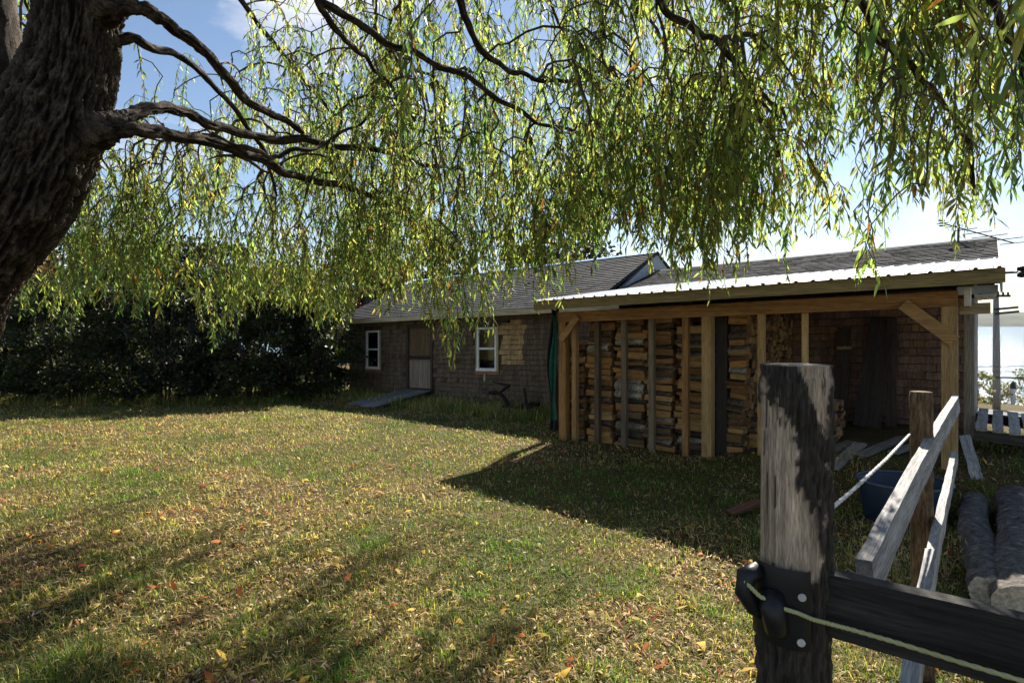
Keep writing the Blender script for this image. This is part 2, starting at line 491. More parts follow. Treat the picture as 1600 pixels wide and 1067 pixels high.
def courses(t0, t1, hr, single, parent, dmin=EV_D):
    far = MB(); n_c = 25; step = (RD - EV_D) / n_c; cnt = 0
    for k in range(n_c - 1, -1, -1):
        d0 = EV_D + k * step - .01; d1 = d0 + step + .02
        t = t0 - random.random() * .3
        while t < t1:
            w = .31 if random.random() < .8 else .2
            a, b = max(t, t0), min(t + w - .008, t1); t += w
            if b - a < .03: continue
            g = random.uniform(.82, 1.2) * .043; col = (g * .96, g, g * 1.06)
            lift = random.uniform(.018, .026)
            if single and d0 > dmin and a > TS + .6 and cnt < 300:
                mb = MB(); tab(mb, a, b, d0, d1, hr, col, lift); mb.build('roof_shingle', M['asphalt_shingle'], parent); cnt += 1
            else: tab(far, a, b, d0, d1, hr, col, lift)
    o = far.build('roof_shingles', M['asphalt_shingle'], parent); o['kind'] = 'stuff'
courses(TL, TS, HR_L, False, roofL)
courses(TS + .01, TR, HR_R, True, roofR, dmin=3.75)
def ridge_cap(mb, t0, t1, hr, col):
    for s in (-1, 1):
        V = [(t, RD + s * dd, hr + .03 - dd * .38 + SH * t) for t in (t0, t1) for dd in (0, .17)]
        mb.add(V, [(0, 1, 3, 2) if s > 0 else (0, 2, 3, 1)], col)
part('ridge_cap', M['tin'], lambda mb: ridge_cap(mb, TL, TS, HR_L, (.28, .42, .66)), roofL)
part('ridge_cap', M['asphalt_shingle'], lambda mb: ridge_cap(mb, TS + .01, TR, HR_R, (.06, .06, .062)), roofR)
# eave board of the barn, left of the lean-to, and soffit pieces at the seaward end
pbox('eave_board', M['lumber_t'], TL, -.28, EV_D - .035, EV_D - .002, EV_H - .14, EV_H + .004, col=(.50, .42, .28))
pbox('soffit', M['lumber_t'], TL, -.28, EV_D, 2.985, EV_H - .14, EV_H - .12, col=(.30, .25, .18))
pbox('rake_board', M['paint'], TR - .5, TR - .02, 2.75, 2.78, EV_H - .20, EV_H - .075, col=(.5, .5, .48))
part('rake_board', M['paint'], lambda mb: mb.add(
    [(t, d, h + SH * t) for t in (TR + .004, TR + .03) for d, h in ((EV_D, EV_H - .2), (RD, HR_R - .2), (RD, HR_R), (EV_D, EV_H))],
    [(3, 2, 1, 0), (4, 5, 6, 7), (0, 1, 5, 4), (1, 2, 6, 5), (2, 3, 7, 6), (3, 0, 4, 7)], (.45, .45, .44)))
for i in range(3):
    pbox('soffit_board', M['paint'], T1 + .01 + i * .085, T1 + .09 + i * .085, 2.64, 4.6, WH - .16 + i * .004, WH - .135 + i * .004, col=(.55, .54, .5))
pbox('corner_board', M['paint'], T1 - .03, T1 + .03, 2.90, 2.99, -.4, WH - .18, col=(.55, .56, .58))
pbox('corner_board', M['paint'], T1 + .002, T1 + .03, 2.995, 3.12, -.4, WH - .18, col=(.5, .51, .53))

# wall shingles: all real pieces; those that show largest (inside the lean-to) one by one
def shingle_piece(mb, t0, t1, h0, h1, col, lift):
    d = 2.996
    V = [(t0, d, h0 + SH * t0), (t1, d, h0 + SH * t1), (t1, d, h1 + SH * t1), (t0, d, h1 + SH * t0),
         (t0, d - lift, h0 + SH * t0), (t1, d - lift, h0 + SH * t1), (t1, d - .004, h1 + SH * t1), (t0, d - .004, h1 + SH * t0)]
    mb.add(V, [(5, 4, 7, 6), (4, 5, 1, 0), (5, 6, 2, 1), (0, 3, 7, 4)], col)
patch = rect(779, 503, 820, 572)
far_s = MB(); cnt = 0
h = -.55; row = 0
while h < WH - .06:
    ex = .128
    t = T0 - random.random() * .15
    while t < T1 - .04:
        w = random.choice((.10, .13, .15, .17, .2)); a, b = max(t, T0 + .005), min(t + w - random.uniform(.004, .009), T1 - .035); t += w
        if b - a < .02: continue
        hh = h + random.uniform(-.006, .006); top = hh + ex - .013
        cut = False
        for (o0, o1, p0, p1) in openings:
            if b > o0 - .06 and a < o1 + .06 and top > p0 - .06 and hh < p1 + .06: cut = True
        if cut: continue
        tm = (a + b) / 2
        if tm < .5:
            k = random.uniform(.86, 1.14); c = (.130 * k, .094 * k, .064 * k)
            if random.random() < .05: c = (.075, .055, .038)
            if patch[0] < tm < patch[1] + random.uniform(-.1, .1) and patch[2] < hh < patch[3]:
                k = random.uniform(.85, 1.15); c = (.38 * k, .25 * k, .115 * k)
        else:
            k = random.uniform(.8, 1.2); c = (.20 * k, .118 * k, .082 * k)
            if hh > 1.5 and random.random() < .35: c = (.26 * k, .15 * k, .07 * k)
        lift = random.uniform(.022, .034)
        if tm > 3.2 and .25 < hh < 2.1 and cnt < 300:
            mb = MB(); shingle_piece(mb, a, b, hh, top, c, lift); mb.build('shingle', M['shingle'], barn); cnt += 1
        else: shingle_piece(far_s, a, b, hh, top, c, lift)
    h += ex; row += 1
o = far_s.build('shingles', M['shingle'], barn); o['kind'] = 'stuff'

# windows
def window(r, trimc):
    a, b, h0, h1 = r; f = .055
    wob = pbox('window', M['paint'], a - .002, b + .002, 2.955, 3.02, h1 - f, h1 + .0, col=(.82, .82, .80))
    def fr(mb):
        c = (.82, .82, .80)
        mb.box(a - .004, a + f, 2.952, 3.02, h0, h1 - f - .001, c, sh=SH); mb.box(b - f, b + .004, 2.952, 3.02, h0, h1 - f - .001, c, sh=SH)
        mb.box(a - .02, b + .02, 2.93, 3.03, h0 - .035, h0 + f * .8, c, sh=SH)
        mb.box(a + f, b - f, 2.965, 3.01, (h0 + h1) / 2 - .025, (h0 + h1) / 2 + .025, c, sh=SH)
    part('frame', M['paint'], fr, wob)
    mid = (h0 + h1) / 2
    pbox('pane', M['glass'], a + f, b - f, 2.985, 2.990, mid + .026, h1 - f - .002, parent=wob)
    pbox('pane', M['glass'], a + f, b - f, 2.985, 2.990, h0 + f * .8, mid - .026, parent=wob)
    def tr(mb):
        mb.box(a - .06, a - .006, 2.965, 2.995, h0 - .04, h1 + .01, trimc, sh=SH); mb.box(b + .006, b + .06, 2.965, 2.995, h0 - .04, h1 + .01, trimc, sh=SH)
        mb.box(a - .08, b + .08, 2.96, 2.995, h0 - .12, h0 - .042, (.3, .16, .08), sh=SH)
    part('casing', M['lumber_v'], tr, wob)
    return wob
window(win_a, (.30, .25, .17)); window(win_b, (.42, .33, .17))
pbox('trim_block', M['lumber_v'], win_b[0] + .24, win_b[0] + .31, 2.95, 2.98, win_b[2] - .30, win_b[2] - .125, col=(.4, .32, .18))
# two-leaf stable door
a, b, h0, h1 = door_r; mid = h0 + (h1 - h0) * .53
dr = pbox('door', M['lumber_v'], a, b, 3.02, 3.07, mid + .03, h1, col=(.14, .095, .05))
part('frame', M['lumber_v'], lambda mb: [mb.box(a - .09, a - .003, 2.95, 3.08, h0, h1 + .05, (.07, .055, .04), sh=SH), mb.box(b + .003, b + .09, 2.95, 3.08, h0, h1 + .05, (.07, .055, .04), sh=SH),
                                         mb.box(a - .002, b + .002, 2.94, 3.01, mid - .06, mid + .02, (.035, .03, .025), sh=SH)], dr)
for i in range(5):
    w = (b - a) / 5
    pbox('door_board', M['lumber_v'], a + i * w + .004, a + (i + 1) * w - .004, 3.015, 3.05, h0 + .03, mid - .07, col=tuple(np.array((.27, .215, .165)) * random.uniform(.85, 1.15)), parent=dr)
pbox('sill', M['lumber_t'], a - .12, b + .12, 2.88, 3.0, h0 - .05, h0 + .02, col=(.06, .05, .04), parent=dr)
# short pole lamp arm on the wall above the patch
pbox('wall_bracket', M['iron'], *[wt(778, 2.9), wt(794, 2.9)], 2.86, 2.96, 2.18, 2.25, col=(.03, .025, .02))

# lean-to frame
def stud(px, w, d=0.0, th=None, top=2.06, col=FRESH2, name='stud'):
    t = wt(px, d); th = th or w
    return pbox(name, M['lumber_v'], t - w / 2, t + w / 2, d - th / 2, d + th / 2, -.35, top, col=col)
stud(882, .14, name='post', col=FRESH)
stud(899, .09, .03); stud(934, .085, .06, col=(.10, .07, .045)); stud(976, .085, .05, col=(.16, .12, .085)); stud(1019, .085, .05, col=(.2, .15, .10))
stud(1072, .09, .02, col=FRESH); stud(1106.5, .145, name='post', col=(.36, .23, .10)); stud(1130, .16, .30, col=(.05, .04, .035), name='post')
stud(1190, .085, col=(.40, .25, .11)); stud(1258, .07, .05, col=(.42, .28, .13))
post_r = stud(1484, .15, name='post', col=(.34, .22, .10))
tP0, tP1 = wt(882, 0), wt(1484, 0)
pbox('beam', M['lumber_t'], tP0 - .12, tP1 + .075, -.055, .055, 2.06, 2.24, col=FRESH)
def brace(name, p, q, d, w=.14, th=.045, col=FRESH2):
    p = (p[0], d, p[1] + SH * p[0]); q = (q[0], d, q[1] + SH * q[0])
    mb = MB(); mb.bar(p, q, w, th, up=(0, 1, 0), col=col)
    return mb.build(name, M['lumber_t'], barn)
def brc(x0, y0, x1, y1, d, w): 
    mb = MB(); a = wth(x0, y0, d); b = wth(x1, y1, d)
    mb.bar((a[0], d, a[1] + SH * a[0]), (b[0], d, b[1] + SH * b[0]), .045, w, up=(0, 1, 0), col=FRESH2)
    return mb.build('brace', M['lumber_t'], barn)
brc(877, 531, 903, 494, -.10, .11); brc(1411, 475, 1492, 533, -.105, .14)
# fascia, rafters, purlins and steel sheets
FH0, FD = 2.285, -.36
tF0, tF1 = -.30, wt(1571, -.36)
fasc = pbox('fascia', M['lumber_t'], tF0, tF1, FD - .02, FD + .02, FH0, FH0 + .145, col=(.25, .19, .085))
RT_D, RT_H = 3.97, 2.905
def lean_h(d): return FH0 + .155 + (RT_H - FH0 - .155) * (d - FD) / (RT_D - FD)
def raf(mb, t, col):
    d0, d1 = FD + .022, 2.95
    V = [(t + s, d, lean_h(d) - e + SH * t) for s in (-.022, .022) for d, e in ((d0, .15), (d1, .15), (d1, .03), (d0, .03))]
    mb.add(V, [(3, 2, 1, 0), (4, 5, 6, 7), (0, 1, 5, 4), (1, 2, 6, 5), (2, 3, 7, 6), (3, 0, 4, 7)], col)
for i in range(11):
    part('rafter', M['lumber_t'], lambda mb, i=i: raf(mb, -.1 + i * .59, FRESH))
def deckb(mb):
    for k in range(6):
        d0 = FD + k * .6; d1 = d0 + .1
        mb.add([(t, d, lean_h(d) - e + SH * t) for e in (.028, .004) for t, d in ((tF0, d0), (tF1, d0), (tF1, d1), (tF0, d1))],
               [(3, 2, 1, 0), (4, 5, 6, 7), (0, 1, 5, 4), (1, 2, 6, 5), (2, 3, 7, 6), (3, 0, 4, 7)], FRESH2)
part('purlin', M['lumber_t'], deckb)
nsh = 8; ws = (tF1 - tF0 + .1) / nsh
for i in range(nsh):
    def sheet(mb, i=i):
        a = tF0 - .05 + i * ws; cols = []
        nr = 4
        prof = []
        for r in range(nr):
            x = a + ws * r / nr; w = ws / nr
            prof += [(x, 0), (x + w * .39, 0), (x + w * .45, .02), (x + w * .55, .02), (x + w * .61, 0)]
        prof.append((a + ws - .002, 0))
        V = [(x, d, lean_h(d) + .006 + z + .002 * (i % 2) + SH * x + e) for e in (0, -.002) for d in (FD - .05, 1.8, RT_D) for x, z in prof]
        n = len(prof)
        Fs = [(r * n + k, r * n + k + 1, (r + 1) * n + k + 1, (r + 1) * n + k) for r in range(2) for k in range(n - 1)]
        Fs += [(3 * n + r * n + k, 3 * n + (r + 1) * n + k, 3 * n + (r + 1) * n + k + 1, 3 * n + r * n + k + 1) for r in range(2) for k in range(n - 1)]
        Fs += [(k + 1, k, 3 * n + k, 3 * n + k + 1) for k in range(n - 1)]
        mb.add(V, Fs, (.60, .62, .63))
    sh = part('roof_sheet', M['tin'], sheet)
    def scr(mb, i=i):
        for d in (FD + .05, 1.2, 2.6, 3.8):
            for r in range(4):
                x = tF0 - .05 + i * ws + ws * (r + .25) / 4
                mb.box(x - .01, x + .01, d - .01, d + .01, lean_h(d) + .006, lean_h(d) + .02, (.3, .3, .3), sh=SH)
    part('screw_heads', M['iron'], scr, sh)['kind'] = 'stuff'
part('flashing', M['tin'], lambda mb: mb.box(tF0, tF1, RT_D - .03, RT_D + .06, lean_h(RT_D) + .015, lean_h(RT_D) + .03, (.62, .63, .64), sh=SH))
# right end: short header blocks and a dark gap board behind the corner post
pbox('header_block', M['lumber_t'], tP1 + .08, T1 + .18, .35, .43, 1.97, 2.10, col=(.36, .27, .16))
pbox('header_block', M['paint'], tP1 + .13, tP1 + .19, -.05, .3, 2.06, 2.27, col=(.55, .53, .48))
pbox('side_stud', M['lumber_v'], tP1 + .10, tP1 + .17, 1.2, 1.3, -.2, 2.1, col=(.22, .18, .14))
pbox('side_stud', M['lumber_v'], tP1 + .11, tP1 + .2, 2.0, 2.1, -.2, 2.2, col=(.28, .23, .18))
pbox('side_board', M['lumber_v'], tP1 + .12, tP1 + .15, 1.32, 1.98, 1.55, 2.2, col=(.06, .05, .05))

# twin floodlight at the end of the fascia
fl = empty('floodlight', W(tF1, FD, FH0 + .1), RZ); tag(fl, 'black twin floodlight fixed at the seaward end of the lean-to fascia', 'floodlight')
mb = MB(); mb.tube([(.0, 0, 0), (.06, -.01, 0), (.10, -.02, .0)], .012, 8, (.02, .02, .022)); mb.build('arm', M['black'], fl)
for k, (z, y) in enumerate(((.035, -.02), (-.03, -.04))):
    mb = MB(); mb.tube([(.09, y, z), (.12, y, z), (.2, y - .02, z + .015), (.26, y - .03, z + .02)], [.02, .032, .034, .042], 12, (.02, .02, .022)); mb.build('lamp_head', M['black'], fl)
# television antenna beyond the ridge
p = at(1500, 352, 11.2)
an = empty('tv_antenna', p); tag(an, 'dark television antenna on a mast behind the barn ridge', 'antenna')
a0 = Vector(at(1473, 349, 11.4)) - Vector(p); a1 = Vector(at(1584, 380, 10.6)) - Vector(p)
mb = MB(); mb.tube([a0, a1], .012, 6, (.03, .03, .03)); mb.build('boom', M['iron'], an)
mb = MB(); mb.tube([(.0, .1, -2.0), (.02, .06, .05)], .02, 8, (.05, .05, .05)); mb.build('mast', M['iron'], an)
for k in range(7):
    q = a0.lerp(a1, k / 6); hl = .12 + .05 * k
    mb = MB(); mb.tube([q + Vector((-.25, .97, .02)) * hl, q - Vector((-.25, .97, .02)) * hl], .008, 6, (.03, .03, .03)); mb.build('element', M['iron'], an)
for k in (-1, 0, 1):
    mb = MB(); mb.box(a0.x - .06, a0.x + .03, a0.y - .02, a0.y + .02, a0.z + .05 * k - .012, a0.z + .05 * k + .012, (.03, .03, .03)); mb.build('terminal', M['iron'], an)

# green netting and dark tarp bundled at the lean-to's inland corner
tarp = empty('tarp', W(-.2, -.05, 0), RZ); tag(tarp, 'green netting and black tarp hanging beside the corner post of the lean-to', 'tarp')
def hang(t0, t1, h0, h1, d, col, amp, ph):
    mb = MB(); nu, nv = 14, 30; V = []
    for j in range(nv + 1):
        v = j / nv; hh = h1 + (h0 - h1) * v
        wd = 1 + .35 * math.sin(v * 5 + ph) * v
        for i in range(nu + 1):
            u = i / nu
            tt = (t0 + t1) / 2 + (u - .5) * (t1 - t0) * wd + .03 * math.sin(v * 7 + ph)
            V.append((tt, d + amp * math.sin(u * 11 + ph + v * 2) + .03 * math.sin(v * 9 + u * 3), hh + .02 * math.sin(u * 9)))
    mb.add(V, [(j * (nu + 1) + i, j * (nu + 1) + i + 1, (j + 1) * (nu + 1) + i + 1, (j + 1) * (nu + 1) + i) for j in range(nv) for i in range(nu)], col)
    return mb
hang(.02, .15, .35, 2.2, 0, (.012, .10, .075), .04, .4).build('green_netting', M['cloth'], tarp, True)
hang(-.06, .12, .15, 2.3, .06, (.016, .018, .018), .05, 1.7).build('black_sheet', M['cloth'], tarp, True)

# ------------------------------------------------------------------ firewood
def log_section(hh, ww):
    """irregular split section in (depth, height); returns points and which edges are bark"""
    k = random.random()
    if k < .52:     # split face to the front
        P = [(0, random.uniform(0, .01)), (ww, random.uniform(0, .02)), (ww * random.uniform(.85, 1.05), hh * random.uniform(.7, 1)), (ww * .45, hh), (random.uniform(-.02, .05), hh * random.uniform(.8, 1))]
        bark = {1} if random.random() < .6 else {2, 3}
    elif k < .76:   # bark to the front
        P = [(.03, 0), (ww, .01), (ww * .9, hh), (.04, hh), (0, hh * .72), (-.012, hh * .35)]
        bark = {3, 4, 5}
    else:
        P = [(.02, .0), (ww * .6, 0), (ww, hh * .4), (ww * .55, hh), (-.03, hh * .55)]
        bark = {2, 3}
    return P, bark
WOODS = [(.34, .18, .065), (.40, .22, .085), (.26, .13, .05), (.44, .27, .12), (.20, .11, .05), (.15, .095, .055)]
BARKS = [(.26, .235, .19), (.11, .08, .055), (.17, .14, .105), (.06, .045, .035)]
def log_into(mb, t0, ln, d, z, hh, ww, sh_t=0.0):
    P, bark = log_section(hh, ww); n = len(P)
    wc = np.array(random.choice(WOODS)) * random.uniform(.8, 1.2); bc = np.array(random.choice(BARKS)) * random.uniform(.8, 1.2)
    tw = random.uniform(-.018, .018)
    for i in range(n):      # separate faces, so each keeps its own colour
        a, b = P[i], P[(i + 1) % n]
        isb = i in bark
        V = [(t0, d + a[0], z + a[1] - tw), (t0, d + b[0], z + b[1] - tw), (t0 + ln, d + b[0], z + b[1] + tw), (t0 + ln, d + a[0], z + a[1] + tw)]
        mb.add(V, [(3, 2, 1, 0)], bc if isb else wc, 1 if isb else 0)
    for e, tt in ((0, t0), (1, t0 + ln)):
        s = tw if e else -tw
        V = [(tt, d + q[0], z + q[1] + s) for q in P]
        mb.add(V, [tuple(range(n)) if e else tuple(range(n - 1, -1, -1))][:1], wc * .85, 2)
LM = [M['logwood'], M['logbark'], M['endgrain']]
pile = MB()
def gh(t, d):
    x, y, _ = W(t, d, 0); return float(ground(x, y)) - BZ
ORD = ['topmost', 'second', 'third', 'fourth', 'fifth', 'sixth', 'seventh', 'eighth', 'ninth', 'tenth', 'eleventh', 'twelfth', 'thirteenth', 'fourteenth', 'fifteenth', 'sixteenth', 'seventeenth', 'eighteenth', 'nineteenth', 'twentieth'] + ['twenty-' + w for w in ('first', 'second', 'third', 'fourth', 'fifth', 'sixth', 'seventh', 'eighth')]
ROWS = [  # px left, px right, top row, words, depth of the row
    (886, 913, 541, 'in the low firewood stack beside the green netting'),
    (919, 956, 505, 'in the second firewood stack from the green netting'),
    (961, 1006, 489, 'in the third firewood stack from the green netting'),
    (1009, 1051, 497, 'in the fourth firewood stack from the green netting'),
    (1057, 1099, 513, 'in the firewood stack beside the thick pale post'),
    (1136, 1163, 495, 'in the firewood stack beside the blackened post'),
    (1165, 1188, 655, 'in the short firewood heap beside the pale thin stud'),
    (1284, 1305, 640, 'in the small firewood heap past the bark-patched post'),
]
bt = empty('helper_frame')  # removed below; only its matrix is used
bt.location = (BX, BY, BZ); bt.rotation_euler = (0, 0, RZ)
BM = Matrix.Translation((BX, BY, BZ)) @ Matrix.Rotation(RZ, 4, 'Z')
bpy.data.objects.remove(bt)
for ri, (pa, pb, ptop, words) in enumerate(ROWS):
    d0 = .17 if ri < 5 else (.22 if ri == 5 else (.45 if ri == 6 else .8))
    t0, t1 = wt(pa, d0), wt(pb, d0)
    top = wth((pa + pb) / 2, ptop, d0)[1] + SH * (t0 + t1) / 2
    depth = 2.6 if ri < 6 else .5
    d = d0; first = True; mine = []
    while d < d0 + depth:
        base = gh((t0 + t1) / 2, d) - .02
        z = base; tp = top + (0 if first else random.uniform(-.12, .1))
        lean = random.uniform(-.03, .03)
        while z < tp:
            hh = random.choice((random.uniform(.05, .09), random.uniform(.08, .15), random.uniform(.09, .13))); ww = random.uniform(.12, .19)
            fr_ = (z - base) / max(tp - base, .1)
            ln = (t1 - t0) * random.uniform(.84, 1.08)
            ta = t0 + random.uniform(-.025, .025) + lean * fr_ + (t1 - t0 - ln) / 2
            if first:
                mb = MB(); log_into(mb, -ln / 2, ln, 0, 0, hh, ww)
                o = mb.build('firewood_log', LM)
                o.matrix_world = BM @ Matrix.Translation((ta + ln / 2, d + random.uniform(-.045, .035), z)) @ Matrix.Rotation(random.uniform(-.11, .11), 4, 'Z')
                mine.append(o)
            else:
                log_into(pile, ta, ln, d + random.uniform(-.02, .02), z, hh, ww)
            z += hh * .96
        if first:
            for k, o in enumerate(reversed(mine)):
                tag(o, (ORD[k] + ' log from the top ' + words) if k else 'topmost log ' + words, 'firewood', 'firewood logs stacked in the lean-to')
        d += .165; first = False
o = pile.build('firewood_pile', LM); o.matrix_world = BM
tag(o, 'rows of split firewood stacked deep under the lean-to roof', 'firewood pile', None, 'stuff')

# ------------------------------------------------------------------ loose timber, tub, implement, ramp
def plank(name, label, cat, p, q, w, th, col, up=(0, 0, 1), mat='weathered', group=None):
    """a board from p to q with its own lengthwise axis"""
    p = Vector(p); q = Vector(q); L = (q - p).length
    x = (q - p).normalized(); z = Vector(up); z = (z - x * z.dot(x)).normalized(); y = z.cross(x)
    mb = MB(); n = 8; V = []
    for i in range(n + 1):
        f = L * i / n; w2 = w / 2 * random.uniform(.96, 1.04); s = random.uniform(-.004, .004)
        V += [(f, -w2 + s, -th / 2), (f, w2 + s, -th / 2), (f, w2 + s, th / 2), (f, -w2 + s, th / 2)]
    Fs = [(i * 4 + k, (i + 1) * 4 + k, (i + 1) * 4 + (k + 1) % 4, i * 4 + (k + 1) % 4)[::-1] for i in range(n) for k in range(4)] + [(0, 1, 2, 3)[::1], (n * 4 + 3, n * 4 + 2, n * 4 + 1, n * 4)]
    mb.add(V, Fs, col)
    o = mb.build(name, M[mat])
    m = Matrix.Identity(4)
    for r in range(3): m[r][0], m[r][1], m[r][2], m[r][3] = x[r], y[r], z[r], p[r]
    o.matrix_world = m
    if label: tag(o, label, cat, group)
    return o
def on_ground(t, d, dz=0.0):
    x, y, _ = W(t, d, 0); return Vector((x, y, float(ground(x, y)) + dz))
def lean_board(px, pyt, d1, w, col, label, tilt=.0, d0=2.45, th=.05):
    t, h = wth(px, pyt, d1)
    plank('leaning_plank', label, 'plank', on_ground(t + tilt, d0, .0), W(t, d1, h), w, th, col, up=(AY, -AX, .3))
lean_board(1320, 512, 2.9, .20, (.055, .04, .03), 'narrow dark board with a pale batten leaning on the shingled wall in the lean-to')
lean_board(1380, 496, 2.88, .36, (.045, .035, .03), 'wide dark slab leaning on the shingled wall in the lean-to', -.16, 2.3, .06)
lean_board(1394, 499, 2.82, .14, (.06, .042, .033), 'slim reddish board leaning beside the wide dark slab', .02, 2.5, .03)
t, h = wth(1320, 543, 2.86)
plank('batten', 'short pale batten lying across the narrow dark leaning board', 'batten', W(t - .11, 2.78, h), W(t + .11, 2.78, h), .05, .03, (.30, .22, .12), up=(AY, -AX, 0))
for i, (x0, y0, x1, y1, w, c, lb) in enumerate((
        (1300, 737, 1345, 700, .15, (.22, .20, .17), 'short grey board lying at the mouth of the lean-to'),
        (1280, 716, 1330, 697, .13, (.13, .11, .09), 'brown offcut board lying at the foot of the small log heap'),
        (1345, 716, 1412, 690, .14, (.16, .15, .13), 'grey board lying on the ground behind the blue tub'),
        (1395, 712, 1455, 694, .12, (.2, .19, .175), 'pale grey board lying by the shingled wall behind the tub'))):
    a = gpx(x0, y0); b = gpx(x1, y1)
    plank('loose_board', lb, 'board', (a[0], a[1], a[2] + .04), (b[0], b[1], b[2] + .06), w, .03, c)
a = gpx(1188, 800); b = gpx(1140, 806)
plank('loose_board', 'rusty brown board lying in the grass in the lean-to shadow', 'board', (a[0], a[1], a[2] + .12), (b[0], b[1], b[2] + .03), .12, .03, (.12, .05, .03))

# blue tub
tx, ty = (1412 - 800) / F * 5.9, 5.9; tz = float(ground(tx, ty))
tub = empty('plastic_tub', (tx, ty, tz)); tag(tub, 'large blue plastic tub standing behind the fence', 'tub')
mb = MB(); n = 40; V = []
for r, z in ((.31, 0), (.325, .02), (.375, .40), (.37, .42), (.355, .40), (.305, .04), (.0, .035)):
    for j in range(n):
        a = 2 * math.pi * j / n; V.append((r * 1.12 * math.cos(a), r * math.sin(a), z))
Fs = [(i * n + j, i * n + (j + 1) % n, (i + 1) * n + (j + 1) % n, (i + 1) * n + j) for i in range(6) for j in range(n)]
mb.add(V, Fs, (.012, .024, .050)); mb.build('body', M['plastic'], tub, True)
mb = MB(); mb.tube([(.38 * 1.12 * math.cos(2 * math.pi * j / 40), .38 * math.sin(2 * math.pi * j / 40), .415) for j in range(41)], .014, 8, (.06, .08, .11)); mb.build('rim', M['plastic'], tub, True)

# wooden ramp to the stable door
ramp = empty('door_ramp', on_ground(-7.0, 2.0)); tag(ramp, 'weathered plank ramp leading up to the stable door', 'ramp')
inv = Matrix.Translation(ramp.location).inverted()
t_d0, t_d1 = door_r[0] - .1, door_r[1] + .12
gA = gpx(552, 634); tA, dA = to_td(gA[0], gA[1])
for i in range(7):
    u0 = i / 7
    p0 = Vector(W(t_d0 + (t_d1 - t_d0) * (u0 + .07), 2.85, door_r[2] - .02))
    e = tA + (t_d1 - t_d0) * u0; p1 = on_ground(e, dA - .12 + .1 * math.sin(i), .05)
    c = tuple(np.array((.15, .145, .14)) * random.uniform(.75, 1.25))
    o = plank('plank', None, None, p1, p0, .16, .03, c); o.parent = ramp; o.matrix_parent_inverse = inv
for s in (.15, .85):
    p0 = Vector(W(t_d0 + (t_d1 - t_d0) * s, 2.85, door_r[2] - .09)); p1 = on_ground(tA + (t_d1 - t_d0) * s, dA + .05, .0)
    o = plank('bearer', None, None, p1, p0, .06, .09, (.06, .05, .04)); o.parent = ramp; o.matrix_parent_inverse = inv
# stack of old boards by the wall
for i, (x0, x1, y0, y1) in enumerate(((705, 762, 636, 628), (715, 763, 633, 622), (700, 757, 641, 634))):
    t0, t1 = wt(x0, 2.5), wt(x1, 2.5)
    plank('old_board', ('lowest', 'topmost', 'foremost')[i] + ' old dark board in the low pile against the barn wall', 'board',
          on_ground(t0, 2.5 - .12 * (i == 2), .03 + .05 * (i == 1)), on_ground(t1, 2.55 - .12 * (i == 2), .16 + .06 * (i == 1)), .16, .04, (.05, .042, .035))

# old farm implement (horse-drawn cultivator)
cx, cy, cz = W(wt(812, 2.2), 2.2, 0); cz = float(ground(cx, cy))
imp = empty('old_cultivator', (cx, cy, cz), RZ); tag(imp, 'rusty old cultivator standing in tall grass against the barn', 'farm implement')
IR = (.022, .016, .013)
def ipart(name, pts, r, n=8):
    mb = MB(); mb.tube(pts, r, n, IR); return mb.build(name, M['iron'], imp)
s1 = lambda x, y: (wt(x, 2.2) - wt(812, 2.2), 0.0, (HZ - y) / F * (BY + AY * wt(x, 2.2) + AX * 2.2) + EYE - cz)
ipart('beam', [s1(795, 634), s1(788, 622), s1(780, 614), s1(772, 612)], [.05, .045, .045, .04])
ipart('handle', [s1(783, 612), s1(790, 606), s1(796, 602)], .035)
ipart('handle', [s1(796, 602), s1(786, 600), s1(776, 598), s1(771, 596)], [.03, .02, .016, .02])
mb = MB(); p = s1(770, 613); mb.box(p[0] - .09, p[0] + .07, -.06, .06, p[2] - .05, p[2] + .03, IR); mb.build('clamp', M['iron'], imp)
ipart('lever', [s1(823, 634), s1(821, 620), s1(819, 606)], [.03, .026, .02])
mb = MB(); p = s1(812, 633); q = s1(838, 633); mb.bar((p[0], .05, p[2]), (q[0], .1, q[2]), .09, .12, col=IR); mb.build('frame', M['iron'], imp)
for k, x in enumerate((788, 800, 812, 824, 836)):
    a = s1(x, 634)
    ipart('tine', [(a[0], .0, a[2]), (a[0] - .05, -.16, a[2] - .08), (a[0] + .02, -.22, .08), (a[0] + .05, -.12, .0)], [.022, .02, .018, .01], 6)
for k, x in enumerate((799, 815, 830, 842)):
    a = s1(x, 645); mb = MB(); R = (.17, .13, .19, .12)[k]; y0 = -.2 + .12 * (k % 2)
    mb.tube([(a[0], y0 - .03, R * .8), (a[0] + .02, y0 - .015, R * .8), (a[0] + .05, y0 + .02, R * .8), (a[0] + .05, y0 + .03, R * .8)], [R * .3, R, R, R * .3], 18, IR); mb.build('disc', M['iron'], imp)

